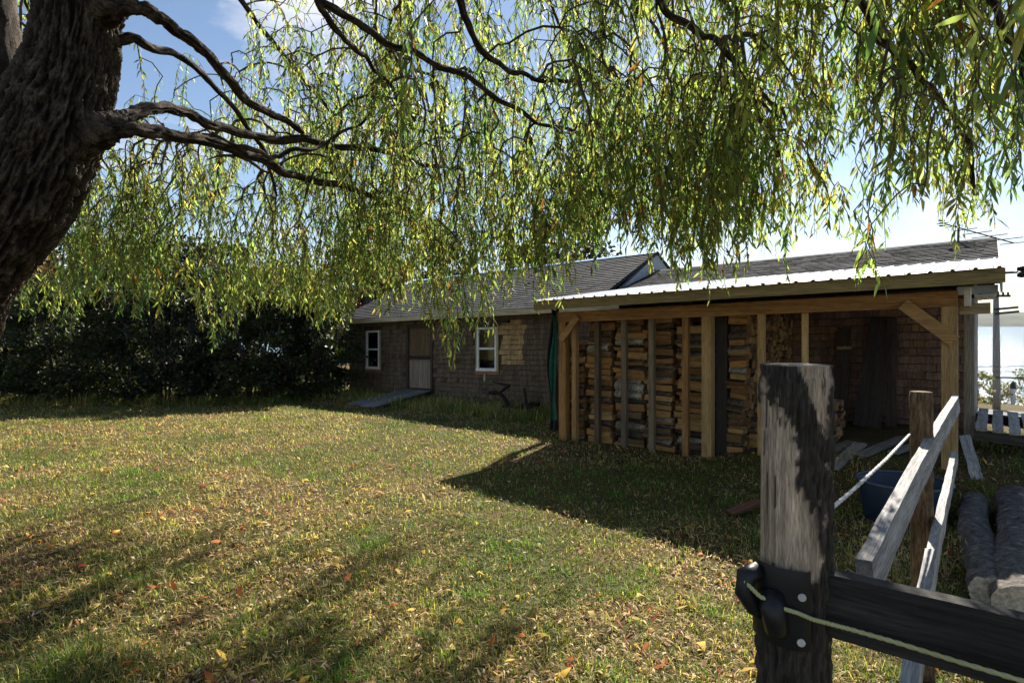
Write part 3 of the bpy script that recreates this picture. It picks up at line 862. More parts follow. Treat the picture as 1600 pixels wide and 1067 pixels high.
# slatted boardwalk beyond the barn's seaward end
dk = empty('boardwalk', W(6.6, 1.6, .3)); tag(dk, 'slatted wooden boardwalk beyond the barn corner', 'boardwalk')
inv = Matrix.Translation(dk.location).inverted()
for i in range(18):
    t = T1 + .10 + i * .155 + random.uniform(-.008, .008)
    c = tuple(np.array((.33, .31, .28)) * random.uniform(.8, 1.15))
    o = plank('slat', None, None, W(t, 1.02, .52 - .012 * i), W(t + .02, 2.55, .60 - .016 * i), .11, .035, c); o.parent = dk; o.matrix_parent_inverse = inv
for dd in (1.12, 2.4):
    o = plank('joist', None, None, W(T1 + .02, dd, .45 + .05 * (dd > 2)), W(T1 + 3.2, dd, .45 - .34 + .05 * (dd > 2)), .05, .13, (.07, .06, .055)); o.parent = dk; o.matrix_parent_inverse = inv
a = gpx(1507, 712); b = gpx(1527, 750)
plank('scrap_board', 'split pale scrap board lying below the white corner board', 'board', (a[0], a[1], a[2] + .25), (b[0], b[1], b[2] + .02), .11, .02, (.4, .39, .38), up=(-.5, -.3, .8))

# two long logs on the ground by the fence
def ground_log(name, label, p, q, r0, r1, seed):
    mb = MB(); n, k = 44, 120; V = []; C = []
    p = Vector(p); q = Vector(q); ax = (q - p).normalized(); s = ax.cross(Vector((0, 0, 1))).normalized(); u = s.cross(ax)
    for i in range(k + 1):
        f = i / k; c = p.lerp(q, f); c = c + s * (.03 * math.sin(f * 5 + seed))
        for j in range(n):
            a = 2 * math.pi * j / n
            rr = (r0 * (1 - f) + r1 * f) * (.97 + .05 * mnoise.noise((math.cos(a) * 4 + seed, math.sin(a) * 4, f * 60)) + .13 * (mnoise.noise((math.cos(a) * 2 + seed, math.sin(a) * 2, f * 9)) + .6 * mnoise.noise((math.cos(a) * 6, math.sin(a) * 6 + seed, f * 26))))
            V.append(c + (s * math.cos(a) + u * math.sin(a)) * rr)
            g = .5 + .5 * mnoise.noise((math.cos(a) * 3 + seed, f * 22, math.sin(a) * 3)); g2 = max(0, mnoise.noise((math.cos(a) * 2 + seed, f * 70, math.sin(a) * 2))); C.append(tuple(np.array((.075 + .10 * g + .16 * g2, .066 + .09 * g + .15 * g2, .060 + .085 * g + .14 * g2))))
    b = mb.add(V, [(i * n + j, i * n + (j + 1) % n, (i + 1) * n + (j + 1) % n, (i + 1) * n + j) for i in range(k) for j in range(n)])
    mb.c = C
    o = mb.build(name, M['bark'], None, True); tag(o, label, 'log')
    for e, ring in ((0, V[:n]), (1, V[-n:])):
        mb = MB(); c = sum(ring, Vector()) / n
        mb.add(ring + [c], [((j + 1) % n, j, n) if e == 0 else (j, (j + 1) % n, n) for j in range(n)], (.42, .37, .31))
        mb.build('cut_end', M['endgrain'], o)
g0 = gpx(1541, 955); g1 = gpx(1524, 800)
ground_log('felled_log', 'slim grey felled log lying beside the fence rails', (g0[0], g0[1], g0[2] + .11), (g1[0], g1[1], g1[2] + .10), .135, .115, 1.3)
g0 = gpx(1607, 985); g1 = gpx(1583, 800)
ground_log('felled_log', 'thick rough-barked felled log lying beside the slimmer log', (g0[0], g0[1], g0[2] + .12), (g1[0], g1[1], g1[2] + .12), .165, .16, 4.1)

# ------------------------------------------------------------------ fence and gate board
fence = empty('wooden_fence', (.733, 1.5, float(ground(.733, 1.5))))
tag(fence, 'weathered rail fence running from bark-patched post to the lean-to', 'fence')
finv = Matrix.Translation(fence.location).inverted()
def adopt(o): o.parent = fence; o.matrix_parent_inverse = finv; return o
def round_post(base, top, r, seed, barkness, cw, cb, n=110, k=230, rise=.007):
    V = []; C = []; base = Vector(base); top = Vector(top)
    for i in range(k + 1):
        f = i / k; c = base.lerp(top, f); z = c.z
        for j in range(n):
            a = 2 * math.pi * j / n; x, y = math.cos(a), math.sin(a)
            m = .25 * mnoise.noise((x * 1.5 + seed, y * 1.5, z * 4.2)) + .35 * mnoise.noise((x * 4 + seed, y * 4, z * 10)) + .3 * mnoise.noise((x * 10, y * 10 + seed, z * 26)) + barkness(x, z)
            isb = 1 / (1 + math.exp(-m * 26))
            rid = mnoise.noise((x * 7 + seed, y * 7, z * 14)) + .8 * mnoise.noise((x * 16, y * 16, z * 34 + seed))
            rr = r * (1 + .035 * mnoise.noise((x + seed, y, z * 2))) + isb * (rise + rise * 1.1 * rid) - .004 * (abs(mnoise.noise((x * 3.1 + seed * 2, y * 3.1, z * .6))) < .02) * (1 - isb) + .0012 * mnoise.noise((x * 12, y * 12, z * 2 + seed))
            if f > .985: rr -= .004
            V.append((c.x + x * rr, c.y + y * rr, c.z))
            g = 1 + .5 * mnoise.noise((x * 12 + seed, y * 12, z * 2.2)) + .6 * rid * isb - .7 * (abs(mnoise.noise((x * 3.1 + seed * 2, y * 3.1, z * .6))) < .02) * (1 - isb) + .35 * mnoise.noise((x * 2 + seed, y * 2, z * 5)) * (1 - isb)
            col = np.array(cw) * (1 - isb) + np.array(cb) * isb
            C.append(tuple(np.clip(col * g, .005, 1)))
    V.append(tuple(top + Vector((0, 0, .003)))); C.append(tuple(np.array(cw) * 1.1))
    Fs = [(i * n + j, i * n + (j + 1) % n, (i + 1) * n + (j + 1) % n, (i + 1) * n + j) for i in range(k) for j in range(n)]
    Fs += [(k * n + j, k * n + (j + 1) % n, (k + 1) * n) for j in range(n)]
    mb = MB(); mb.add(V, Fs); mb.c = C
    return mb
gz = float(ground(.733, 1.5))
BI = [(560, -1.2, -.70, .85), (600, -.98, .02, .72), (640, -.80, .16, .62), (672, -.62, .38, .5), (695, -.46, .6, .5), (760, -.34, .6, .5), (792, -.08, .6, .5), (835, .30, .6, .55), (880, .50, .7, .6), (905, .05, .6, .5), (925, -1.2, .6, .5), (1300, -1.2, .6, .5)]
BIA = np.array(BI, float)
def post_bark(u, z):
    """how far inside a bark patch: the bark has flaked off in tongues"""
    y = HZ - (z - EYE) * F / 1.42
    a, b, c = (float(np.interp(y, BIA[:, 0], BIA[:, k])) for k in (1, 2, 3))
    u += .32 * mnoise.noise((u * 3, z * 12, 4.4)) + .22 * mnoise.noise((u * 8, z * 34, 1.4)) + .12 * mnoise.noise((u * 20, z * 80, 1.4))
    return 3.2 * max(min(u - a, b - u), u - c)
post = adopt(round_post((.722, 1.5, gz - .1), (.739, 1.5, EYE - .108), .080, 3.7, post_bark,
                        (.46, .345, .25), (.050, .040, .033)).build('post', M['post_wood'], None, True))
post['label'] = 'thick post with patches of dark bark and bare wood'
p2 = at(1442, 612, 3.2); g2 = float(ground(p2[0], p2[1]))
adopt(round_post((p2[0], 3.2, g2 - .1), (p2[0] - .01, 3.2, p2[2]), .050, 8.2, lambda x, z: .25, (.24, .17, .10), (.13, .085, .05), 40, 110, .004).build('post', M['post_wood'], None, True))
def rail(p, q, w, th, col, up, name='rail', bow=.0, n=40):
    p = Vector(p); q = Vector(q); L = (q - p).length
    x = (q - p).normalized(); z = Vector(up); z = (z - x * z.dot(x)).normalized(); y = z.cross(x)
    V = []; C = []
    ring = [(-.5, -.5), (-.46, -.5), (.46, -.5), (.5, -.5), (.5, .5), (.46, .5), (-.46, .5), (-.5, .5)]
    m = len(ring)
    for i in range(n + 1):
        f = L * i / n
        e = .004 * mnoise.noise((f * 5, 2.2, L)); e2 = .004 * mnoise.noise((f * 4, 9.1, L)); bz = bow * math.sin(math.pi * i / n)
        for a, b in ring:
            V.append((f, a * th + e2, b * w + e + bz)); g = 1 + .35 * mnoise.noise((f * 3, a * 3, b * 7 + L))
            C.append(tuple(np.array(col) * g))
    Fs = [(i * m + k, i * m + (k + 1) % m, (i + 1) * m + (k + 1) % m, (i + 1) * m + k)[::-1] for i in range(n) for k in range(m)]
    Fs += [tuple(range(m)), tuple(n * m + k for k in range(m - 1, -1, -1))]
    mb = MB(); mb.add(V, Fs); mb.c = C
    o = mb.build(name, M['weathered'])
    mt = Matrix.Identity(4)
    for r in range(3): mt[r][0], mt[r][1], mt[r][2], mt[r][3] = x[r], y[r], z[r], p[r]
    o.matrix_world = mt
    return adopt(o)
fd = Vector((.66, .75, 0)).normalized()
RAILC = (.29, .28, .275)
rail(at(1352, 905, 1.72), at(1494, 630, 4.62), .115, .045, RAILC, (-.12, 0, 1), bow=.02)
rail(at(1478, 668, 4.4), at(1492, 622, 6.4), .10, .04, (.3, .29, .28), (0, 0, 1))
rail(at(1413, 1120, 1.62), at(1456, 870, 2.62), .075, .045, RAILC, (-.1, 0, 1))
rail(at(1452, 893, 2.5), at(1492, 712, 5.0), .08, .04, RAILC, (-.1, 0, 1))
bd = rail((.795, 1.452, EYE - .70), (2.35, .26, EYE - .70), .155, .045, (.032, .028, .025), (0, 0, 1), 'gate_board')
bd['label'] = 'wide dark board across the gateway'
# black corner insulator with screws
ins = MB(); BK = (.012, .012, .013)
pc = Vector((.729, 1.5, 0)); zc = EYE - .70
def on_post(ang, r, z): return Vector((pc.x + math.sin(ang) * r, pc.y - math.cos(ang) * r, z))
V = []; na, nz = 10, 8
for j in range(nz + 1):
    for i in range(na + 1):
        a = -1.35 + 1.65 * i / na; zz = zc - .10 + .195 * j / nz
        edge = .004 * (i in (0, na) or j in (0, nz))
        V.append(on_post(a - .32 + .0, .097 + .006 - edge, zz))
ins.add(V, [(j * (na + 1) + i, j * (na + 1) + i + 1, (j + 1) * (na + 1) + i + 1, (j + 1) * (na + 1) + i) for j in range(nz) for i in range(na)], BK)
ins.tube([on_post(-1.3, .10, zc + .07), on_post(-1.35, .135, zc + .055), on_post(-1.3, .145, zc + .02), on_post(-1.22, .125, zc - .02), on_post(-1.1, .11, zc - .03)], [.022, .026, .024, .02, .016], 10, BK)
ins.tube([on_post(-.9, .10, zc + .02), on_post(-.8, .125, zc), on_post(-.75, .12, zc - .05), on_post(-.7, .1, zc - .06)], [.03, .03, .026, .02], 10, BK)
insul = adopt(ins.build('insulator', M['black'], None, True))
for a, zz in ((-.24, zc + .035), (-.26, zc - .075)):
    mb = MB(); c = on_post(a, .104, zz); nrm = Vector((math.sin(a), -math.cos(a), 0))
    mb.tube([c, c + nrm * .003, c + nrm * .004], [.0095, .0095, .006], 14, (.5, .48, .45)); s_ = mb.build('screw', M['iron']); s_.parent = insul
# electric fence ropes
def rope(name, label, pts, r, ca, cb, n=260):
    pts = [Vector(p) for p in pts]; mb = MB(); m = 8; V = []; C = []
    seg = len(pts) - 1
    for i in range(n + 1):
        f = i / n * seg; k = min(int(f), seg - 1); u = f - k
        c = pts[k].lerp(pts[k + 1], u); ax = (pts[k + 1] - pts[k]).normalized(); s = ax.cross(Vector((0, 0, 1))).normalized(); w = s.cross(ax)
        for j in range(m):
            a = 2 * math.pi * j / m; ph = i * 1.1 + a * 2
            rr = r * (1 + .16 * math.sin(ph)); V.append(c + (s * math.cos(a) + w * math.sin(a)) * rr)
            C.append(tuple(np.array(ca) * (.5 + .5 * math.sin(ph)) + np.array(cb) * (.5 - .5 * math.sin(ph))))
    mb.add(V, [(i * m + j, i * m + (j + 1) % m, (i + 1) * m + (j + 1) % m, (i + 1) * m + j) for i in range(n) for j in range(m)]); mb.c = C
    o = mb.build(name, M['rope'], None, True); tag(o, label, 'rope'); return o
rope('gate_rope', 'braided yellow and white rope strung along the dark gate board', [on_post(-1.25, .150, zc + .05), on_post(-1.0, .138, zc + .025), on_post(-.6, .124, zc + .008), on_post(-.35, .118, zc + .002), on_post(-.05, .114, zc - .012), on_post(.25, .114, zc - .022), at(1330, 983, 1.37), at(1400, 1003, 1.315), at(1500, 1034, 1.235), at(1620, 1070, 1.15)],
     .0052, (.50, .46, .14), (.36, .35, .26))
rope('fence_tape', 'thin white fence rope strung from thick post to slim post', [at(1278, 812, 1.56), at(1330, 768, 1.95), at(1385, 717, 2.5), at(1421, 679, 3.1)], .006, (.62, .6, .57), (.42, .4, .38), 200)

# ------------------------------------------------------------------ willow
trunk_ctl = [(-210, 960, 3.7, .38), (-180, 860, 3.66, .34), (-150, 700, 3.6, .29), (-92, 480, 3.5, .265), (-46, 400, 3.46, .26), (26, 305, 3.42, .26), (76, 200, 3.4, .245), (112, 90, 3.4, .19), (124, -60, 3.4, .18), (125, -260, 3.4, .20), (170, -460, 3.4, .16)]
def spline(ctl, n):
    P = np.array([list(at(*c[:3])) + [c[3]] for c in ctl]); k = len(P)
    Q = np.vstack([2 * P[0] - P[1], P, 2 * P[-1] - P[-2]])
    out = []
    for s in np.linspace(0, k - 1 - 1e-6, n):
        i = int(s); u = s - i; a, b, c, d = Q[i:i + 4]
        out.append(.5 * ((2 * b) + (c - a) * u + (2 * a - 5 * b + 4 * c - d) * u ** 2 + (3 * b - a - 3 * c + d) * u ** 3))
    return np.array(out)
willow = empty('willow_tree', tuple(at(-195, 950, 3.7))); tag(willow, 'large leaning weeping willow with thick ridged trunk and trailing leafy strands', 'tree')
winv = Matrix.Translation(willow.location).inverted()
def wadopt(o): o.parent = willow; o.matrix_parent_inverse = winv; return o
def rough_limb(S, n, ridged):
    V = []; C = []; k = len(S); prev = None
    for i in range(k):
        ax = Vector(S[min(i + 1, k - 1), :3] - S[max(i - 1, 0), :3]).normalized()
        if prev is None: prev = ax.orthogonal().normalized()
        prev = (prev - ax * prev.dot(ax)).normalized(); b2 = ax.cross(prev)
        for j in range(n):
            a = 2 * math.pi * j / n; x, y = math.cos(a), math.sin(a); z = i * .022
            tws = z * .5
            wv = .35 * mnoise.noise((x * 4, y * 4, z * 3)); q = mnoise.noise((x * 9 + tws + wv, y * 9 + wv, z * 3.2)); q2 = mnoise.noise((x * 19 + tws, y * 19 + wv * 2, z * 12.0)); q3 = mnoise.noise((x * 1.2, y * 1.2, z * .8))
            rd = 1 - abs(q) * 2.2; rd2 = 1 - abs(q2) * 2.0
            rr = S[i, 3] * (1 + .10 * q3) + ridged * (.028 * rd + .020 * rd2 + .010 * mnoise.noise((x * 36, y * 36, z * 34)))
            V.append(Vector(S[i, :3]) + (prev * x + b2 * y) * rr)
            g = .12 + 1.15 * max(0, min(1, (rd * .55 + rd2 * .5 - .1))) ** 1.5
            C.append((.12 * g, .096 * g, .076 * g))
    mb = MB(); mb.add(V, [(i * n + j, i * n + (j + 1) % n, (i + 1) * n + (j + 1) % n, (i + 1) * n + j) for i in range(k - 1) for j in range(n)]); mb.c = C
    return mb
wadopt(rough_limb(spline(trunk_ctl, 340), 230, 1.0).build('trunk', M['bark'], None, True))
LIMBS = [
    [(20, 330, 3.4, .16), (18, 240, 3.45, .13), (6, 140, 3.5, .10), (-8, 0, 3.55, .09), (-40, -160, 3.6, .09)],
    [(110, 205, 3.4, .12), (150, 200, 3.42, .085), (178, 190, 3.48, .055), (205, 180, 3.58, .042), (250, 168, 3.8, .03), (310, 186, 4.2, .028), (400, 214, 4.8, .026), (500, 224, 5.4, .022), (600, 238, 6.0, .015), (690, 262, 6.6, .008)],
    [(110, 222, 3.4, .11), (150, 212, 3.42, .08), (180, 205, 3.44, .05), (215, 203, 3.5, .040), (300, 216, 3.9, .03), (390, 243, 4.5, .027), (470, 277, 5.1, .022), (570, 302, 5.8, .016), (660, 345, 6.5, .008)],
    [(330, 210, 4.2, .02), (400, 240, 4.3, .016), (450, 238, 4.5, .014), (520, 215, 5.0, .01), (580, 180, 5.4, .006)],
    [(120, 30, 3.4, .11), (165, 20, 3.36, .075), (190, 12, 3.33, .05), (220, 14, 3.32, .038), (270, 42, 3.5, .026), (330, 95, 3.9, .024), (400, 165, 4.5, .018), (470, 205, 5.2, .01)],
    [(120, 80, 3.4, .09), (165, 68, 3.43, .06), (188, 62, 3.46, .042), (215, 64, 3.52, .03), (280, 90, 3.9, .021), (345, 140, 4.4, .018), (410, 230, 5.0, .012), (430, 300, 5.6, .006)],
    [(120, -200, 3.4, .14), (300, -260, 3.3, .10), (520, -330, 3.1, .085), (760, -380, 2.9, .07), (1050, -380, 2.7, .06), (1400, -330, 2.5, .045), (1700, -260, 2.4, .03)],
    [(300, -262, 3.3, .05), (400, -130, 3.4, .032), (480, -20, 3.5, .026), (545, 32, 3.7, .024), (610, 68, 3.9, .022), (700, 106, 4.2, .019), (790, 165, 4.6, .015), (870, 203, 5.0, .011), (935, 212, 5.4, .006)],
    [(400, -300, 3.2, .04), (460, -80, 3.6, .028), (500, 10, 4.0, .024), (545, 72, 4.4, .02), (590, 110, 4.9, .014), (650, 190, 5.6, .006)],
    [(640, -355, 3.0, .04), (690, -120, 3.2, .026), (735, 50, 3.5, .02), (790, 105, 3.9, .016), (860, 128, 4.3, .012), (960, 105, 4.8, .006)],
    [(900, -385, 2.8, .035), (960, -120, 3.0, .024), (1040, 10, 3.1, .018), (1120, 70, 3.3, .014), (1170, 130, 3.5, .011), (1215, 250, 3.8, .005)],
    [(1200, -365, 2.6, .03), (1300, -120, 2.6, .02), (1370, 45, 2.8, .014), (1430, 110, 3.0, .011), (1500, 200, 3.2, .007), (1530, 300, 3.4, .004)],
    [(1450, -320, 2.5, .022), (1520, -100, 2.4, .016), (1570, 40, 2.5, .011), (1600, 130, 2.7, .007), (1640, 240, 2.9, .004)],
    [(760, -380, 2.9, .05), (640, -260, 4.4, .045), (620, -80, 6.4, .035), (650, 80, 8.2, .022), (680, 210, 9.6, .012), (700, 300, 10.3, .006)],
    [(1050, -380, 2.7, .045), (1020, -240, 4.4, .04), (1030, -60, 6.2, .03), (1050, 80, 7.6, .02), (1060, 190, 8.8, .01)],
    [(640, -260, 4.4, .04), (780, -160, 6.2, .03), (860, 0, 8.0, .02), (900, 150, 9.3, .012), (905, 260, 10.0, .006)],
    [(90, -60, 3.45, .1), (60, -160, 4.2, .08), (120, -200, 5.2, .06), (230, -160, 6.2, .045), (330, -60, 7.0, .03), (420, 60, 7.6, .02), (520, 180, 8.2, .01)],
    [(60, -160, 4.2, .06), (0, -140, 5.4, .045), (30, -20, 6.6, .03), (100, 120, 7.4, .02), (170, 230, 8.0, .01)],
]
node_p = []; node_parent = []
for li, c in enumerate(LIMBS):
    S = spline(c, 14 * len(c))
    for i_ in range(len(S)):
        if S[i_, 3] < .05:
            k_ = .05 * (1 - S[i_, 3] / .05)
            S[i_, :3] += k_ * np.array((mnoise.noise((i_ * .13, li * 3.1, 0)) , mnoise.noise((i_ * .13, li * 3.1, 7)), 1.3 * mnoise.noise((i_ * .13, li * 3.1, 13))))
            S[i_, 3] *= .68
    o = wadopt(rough_limb(S, 14 if c[0][3] < .1 else 28, .25 if c[0][3] < .1 else .5).build('limb', M['bark'], None, True))
    for s in S[4:]:
        node_p.append(s[:3]); node_parent.append(-1)

# lower edge of the trailing foliage in the photograph
ENV = [(-200, 430), (0, 400), (60, 470), (110, 500), (160, 455), (230, 500), (300, 470), (335, 545), (380, 470), (450, 470), (520, 520), (560, 470), (620, 470), (690, 540), (705, 575), (730, 500), (765, 530), (800, 440), (880, 480), (930, 380), (1000, 420), (1050, 440), (1120, 470), (1160, 400), (1230, 430), (1290, 370), (1350, 450), (1390, 380), (1440, 360), (1500, 385), (1560, 350), (1620, 300), (1800, 240)]
ex, ey = zip(*ENV)
def depth_at(px):
    return float(np.interp(px, [-200, 100, 350, 600, 800, 1000, 1200, 1400, 1700], [6.6, 6.8, 6.6, 6.0, 5.2, 4.4, 3.7, 3.2, 2.8]))
strands = []
def add_strand(px, ytip, Y, ln): 
    tip = at(px, ytip, Y); strands.append((tip, ln))
NS = 4000
DENS = ([-200, 0, 150, 300, 480, 560, 700, 900, 1000, 1100, 1250, 1330, 1420, 1600, 1800], [.7, 1.15, 1.2, 1.2, 1.2, 1.2, 1.05, .85, .8, .8, .66, .5, .48, .4, .3])
CL = []
while len(strands) < NS:
    if CL and random.random() < .80:
        px, yt, Y = random.choice(CL[-160:] if random.random() < .5 else CL)
        r = .17
        add_strand(px + random.gauss(0, r) / Y * F, yt - abs(random.gauss(0, .24)) / Y * F, Y + random.gauss(0, r), random.uniform(.35, 1.0) if random.random() < .5 else random.uniform(.18, .45))
        continue
    px = random.uniform(-220, 1780)
    if random.random() > np.interp(px, *DENS) / 1.2: continue
    yb = float(np.interp(px, ex, ey)) + random.uniform(-25, 5) + (22 if px < 640 else 0)
    Y = depth_at(px) * random.uniform(.82, 1.25)
    top = -120
    u = 1 - .8 * random.random() ** 1.8 if px < 650 else (random.random() ** .62 if px < 1150 else random.random() ** .72)
    yt = top + (yb - top) * u
    if 130 < px < 540 and yt < 330 and random.random() < .6: continue
    if px > 1270 and 130 < yt < 330 and random.random() < .35: continue
    CL.append((px, yt, Y))
    add_strand(px, yt, Y, random.uniform(.5, 1.1) if random.random() < (.55 if px > 600 else .35) else random.uniform(.18, .5))
for px, yt, Y, ln in ((700, 574, 5.2, 1.2), (330, 545, 6.4, 1.1), (1345, 452, 2.7, .35), (1362, 448, 2.7, .4), (760, 535, 4.8, .9), (772, 515, 4.9, 1.), (525, 525, 6.2, .8), (505, 512, 6.3, .9), (1545, 352, 2.9, .6), (1500, 388, 2.8, .7), (1345, 25, 1.35, .3), (1372, 40, 1.3, .3), (1560, 205, 1.5, .4), (1578, 150, 1.5, .35), (630, 225, 2.6, .35), (640, 190, 2.7, .4), (1135, 455, 3.7, .7), (1100, 470, 3.9, .8), (880, 478, 4.9, 1.), (855, 470, 5., .9)):
    add_strand(px, yt, Y, ln); add_strand(px + random.uniform(-12, 12), yt - 18, Y * 1.02, ln * .9)
# deeper boughs reaching out over the lawn towards the barn
for (x0, x1, y0, y1, Y0, Y1, nc) in ((470, 800, 290, 375, 8.8, 10.6, 16), (900, 1160, 190, 290, 8.2, 9.8, 11), (820, 960, 290, 370, 9.2, 10.4, 5), (330, 520, 260, 360, 8.4, 9.8, 6)):
    for c in range(nc):
        px, yt, Y = random.uniform(x0, x1), random.uniform(y0, y1), random.uniform(Y0, Y1)
        for k in range(22 if x0 < 800 else 16):
            add_strand(px + random.gauss(0, .2 if x0 < 800 else .24) / Y * F, yt - abs(random.gauss(0, .45)) / Y * F, Y + random.gauss(0, .25), random.uniform(.3, .95))
for c in range(46):
    px = random.uniform(560, 1190); yb = float(np.interp(px, ex, ey)) - abs(random.gauss(0, 32)); Y = depth_at(px) * random.uniform(.85, 1.15)
    for k in range(6):
        add_strand(px + random.gauss(0, .16) / Y * F, yb - abs(random.gauss(0, .2)) / Y * F, Y + random.gauss(0, .12), random.uniform(.3, .9))
# unseen crown above and behind the camera, added to block sky light
for c in range(70):
    X, Y = random.uniform(-6, 5), random.uniform(-5, 2.6); z = max(1.9, .62 * max(Y, 0) + 1.0) + random.uniform(0, 1.8)
    for k in range(9):
        strands.append((np.array((X + random.gauss(0, .25), Y + random.gauss(0, .25), EYE + z + random.uniform(0, .5))), random.uniform(.3, .9)))
tops = []
strand_pts = []
for tip, ln in strands:
    sway = np.array((random.gauss(0, .22), random.gauss(0, .22), 0)) * ln; ph = random.uniform(0, 6); wv = random.uniform(.01, .035)
    n = 7; pts = []
    for k in range(n):
        u = k / (n - 1)
        p = tip + np.array((0, 0, ln * (1 - u))) + sway * (1 - u) ** 2 + np.array((wv * math.sin(ph + u * 5) + random.uniform(-.008, .008), wv * math.cos(ph * 2 + u * 4) + random.uniform(-.008, .008), 0))
        pts.append(p)
    strand_pts.append(np.array(pts)); tops.append(pts[0])
tops = np.array(tops)
NP = np.zeros((260000, 3)); nn = len(node_p); NP[:nn] = np.array(node_p); par = list(node_parent)
d0 = np.array([np.min(np.linalg.norm(NP[:nn] - t, axis=1)) for t in tops])
chains = []
for si in np.argsort(d0):
    t = tops[si]; dv = NP[:nn] - t
    cost = np.linalg.norm(dv, axis=1) + 1.2 * np.maximum(0, -dv[:, 2] + .05)
    j = int(np.argmin(cost)); a = NP[j]; L = float(np.linalg.norm(t - a))
    m = max(2, int(L / .12)); up = np.array((0, 0, .12 * L + .02)); jit = rng.normal(size=(m, 3)) * .016
    jit = np.cumsum(jit, 0) * .4
    ids = [j]
    for k in range(1, m + 1):
        u = k / m
        p = a * (1 - u) + t * u + up * math.sin(math.pi * u) ** .8 + jit[k - 1] * math.sin(math.pi * u)
        NP[nn] = p; par.append(ids[-1]); ids.append(nn); nn += 1
    for p in strand_pts[si][1:]:
        NP[nn] = p; par.append(ids[-1]); ids.append(nn); nn += 1
    chains.append((ids, m))
cntd = np.zeros(nn)
for i in range(nn - 1, -1, -1):
    cntd[i] += 1
    if par[i] >= 0: cntd[par[i]] += cntd[i]
# twigs as thin three-sided tubes
TV = []; TF = []; TC = []; b = 0
for ids, m in chains:
    P = NP[ids]; R = np.minimum(.0010 * np.maximum(cntd[ids], 1) ** .46 + .0006, .016)
    R[0] = R[1]
    ax = unit(np.gradient(P, axis=0)); s = unit(np.cross(ax, np.array((.3, .9, .31)))); w = np.cross(ax, s)
    for a in (0, 2.094, 4.189):
        TV.append(P + (s * math.cos(a) + w * math.sin(a)) * R[:, None])
    k = len(ids); cc = np.where(R[:, None] > .0035, np.array((.085, .06, .045)), np.array((.13, .095, .04)))
    TC += [cc] * 3
    for q in range(3):
        q2 = (q + 1) % 3
        i0 = b + q * k + np.arange(k - 1); i1 = b + q2 * k + np.arange(k - 1)
        TF.append(np.stack([i0, i1, i1 + 1, i0 + 1], -1))
    b += 3 * k
o = wadopt(link('twigs', np_mesh('twigs', np.vstack(TV), np.vstack(TF), np.vstack(TC), M['twig']))); o['kind'] = 'stuff'
# leaves along the hanging strands and the last part of each connecting twig
LP = []; LA = []; LN = []; LL = []; LC = []
for ids, m in chains:
    P = NP[ids]; st = max(0, m - 3); P = P[st:]
    seg = np.linalg.norm(np.diff(P, axis=0), axis=1); cum = np.concatenate([[0], np.cumsum(seg)]); tot = cum[-1]
    nl = int(tot / .021); u = (np.arange(nl) + rng.random(nl) * .6) / nl * tot
    keep = rng.random(nl) < np.clip(.45 + .7 * u / tot, 0, 1); u = u[keep]; nl = len(u)
    if nl < 2: continue
    pos = np.stack([np.interp(u, cum, P[:, k]) for k in range(3)], -1)
    ang = rng.random(nl) * 6.283
    out = np.stack([np.cos(ang), np.sin(ang), np.zeros(nl)], -1)
    droop = rng.uniform(.5, 1.9, nl)[:, None]
    LA.append(out * .75 - np.array((0, 0, 1.0)) * droop + rng.normal(size=(nl, 3)) * .15)
    LP.append(pos); LN.append(out + rng.normal(size=(nl, 3)) * .7 + np.array((0, 0, .4)))
    LL.append(rng.uniform(.04, .118, nl) * rng.uniform(.8, 1.12) * (.75 + .35 * np.sin(np.pi * np.clip(u / tot, 0, .9))))
    h = rng.random(); base = np.array((.145, .19, .066)) * (.5 + .8 * rng.random())
    if rng.random() < .3: base = np.array((.075, .125, .052))
    if h < .22: base = np.array((.205, .215, .07))
    c = base[None] * rng.uniform(.55, 1.4, (nl, 1)) * (1 + rng.normal(0, .08, (nl, 3)))
    yl = rng.random(nl) < .045; c[yl] = np.array((.27, .235, .07)); br = rng.random(nl) < .035; c[br] = np.array((.12, .055, .018))
    LC.append(c)
LP = np.vstack(LP); LA = np.vstack(LA); LN = np.vstack(LN); LL = np.concatenate(LL); LC = np.vstack(LC)
o = wadopt(link('crown', leaf_mesh('crown', LP, LA, LN, LL, LL * rng.uniform(.15, .22, len(LL)), LC, M['leaf'], .22, rng.uniform(-.05, .25, len(LL))))); o['kind'] = 'stuff'
print('willow leaves', len(LL), 'nodes', nn)

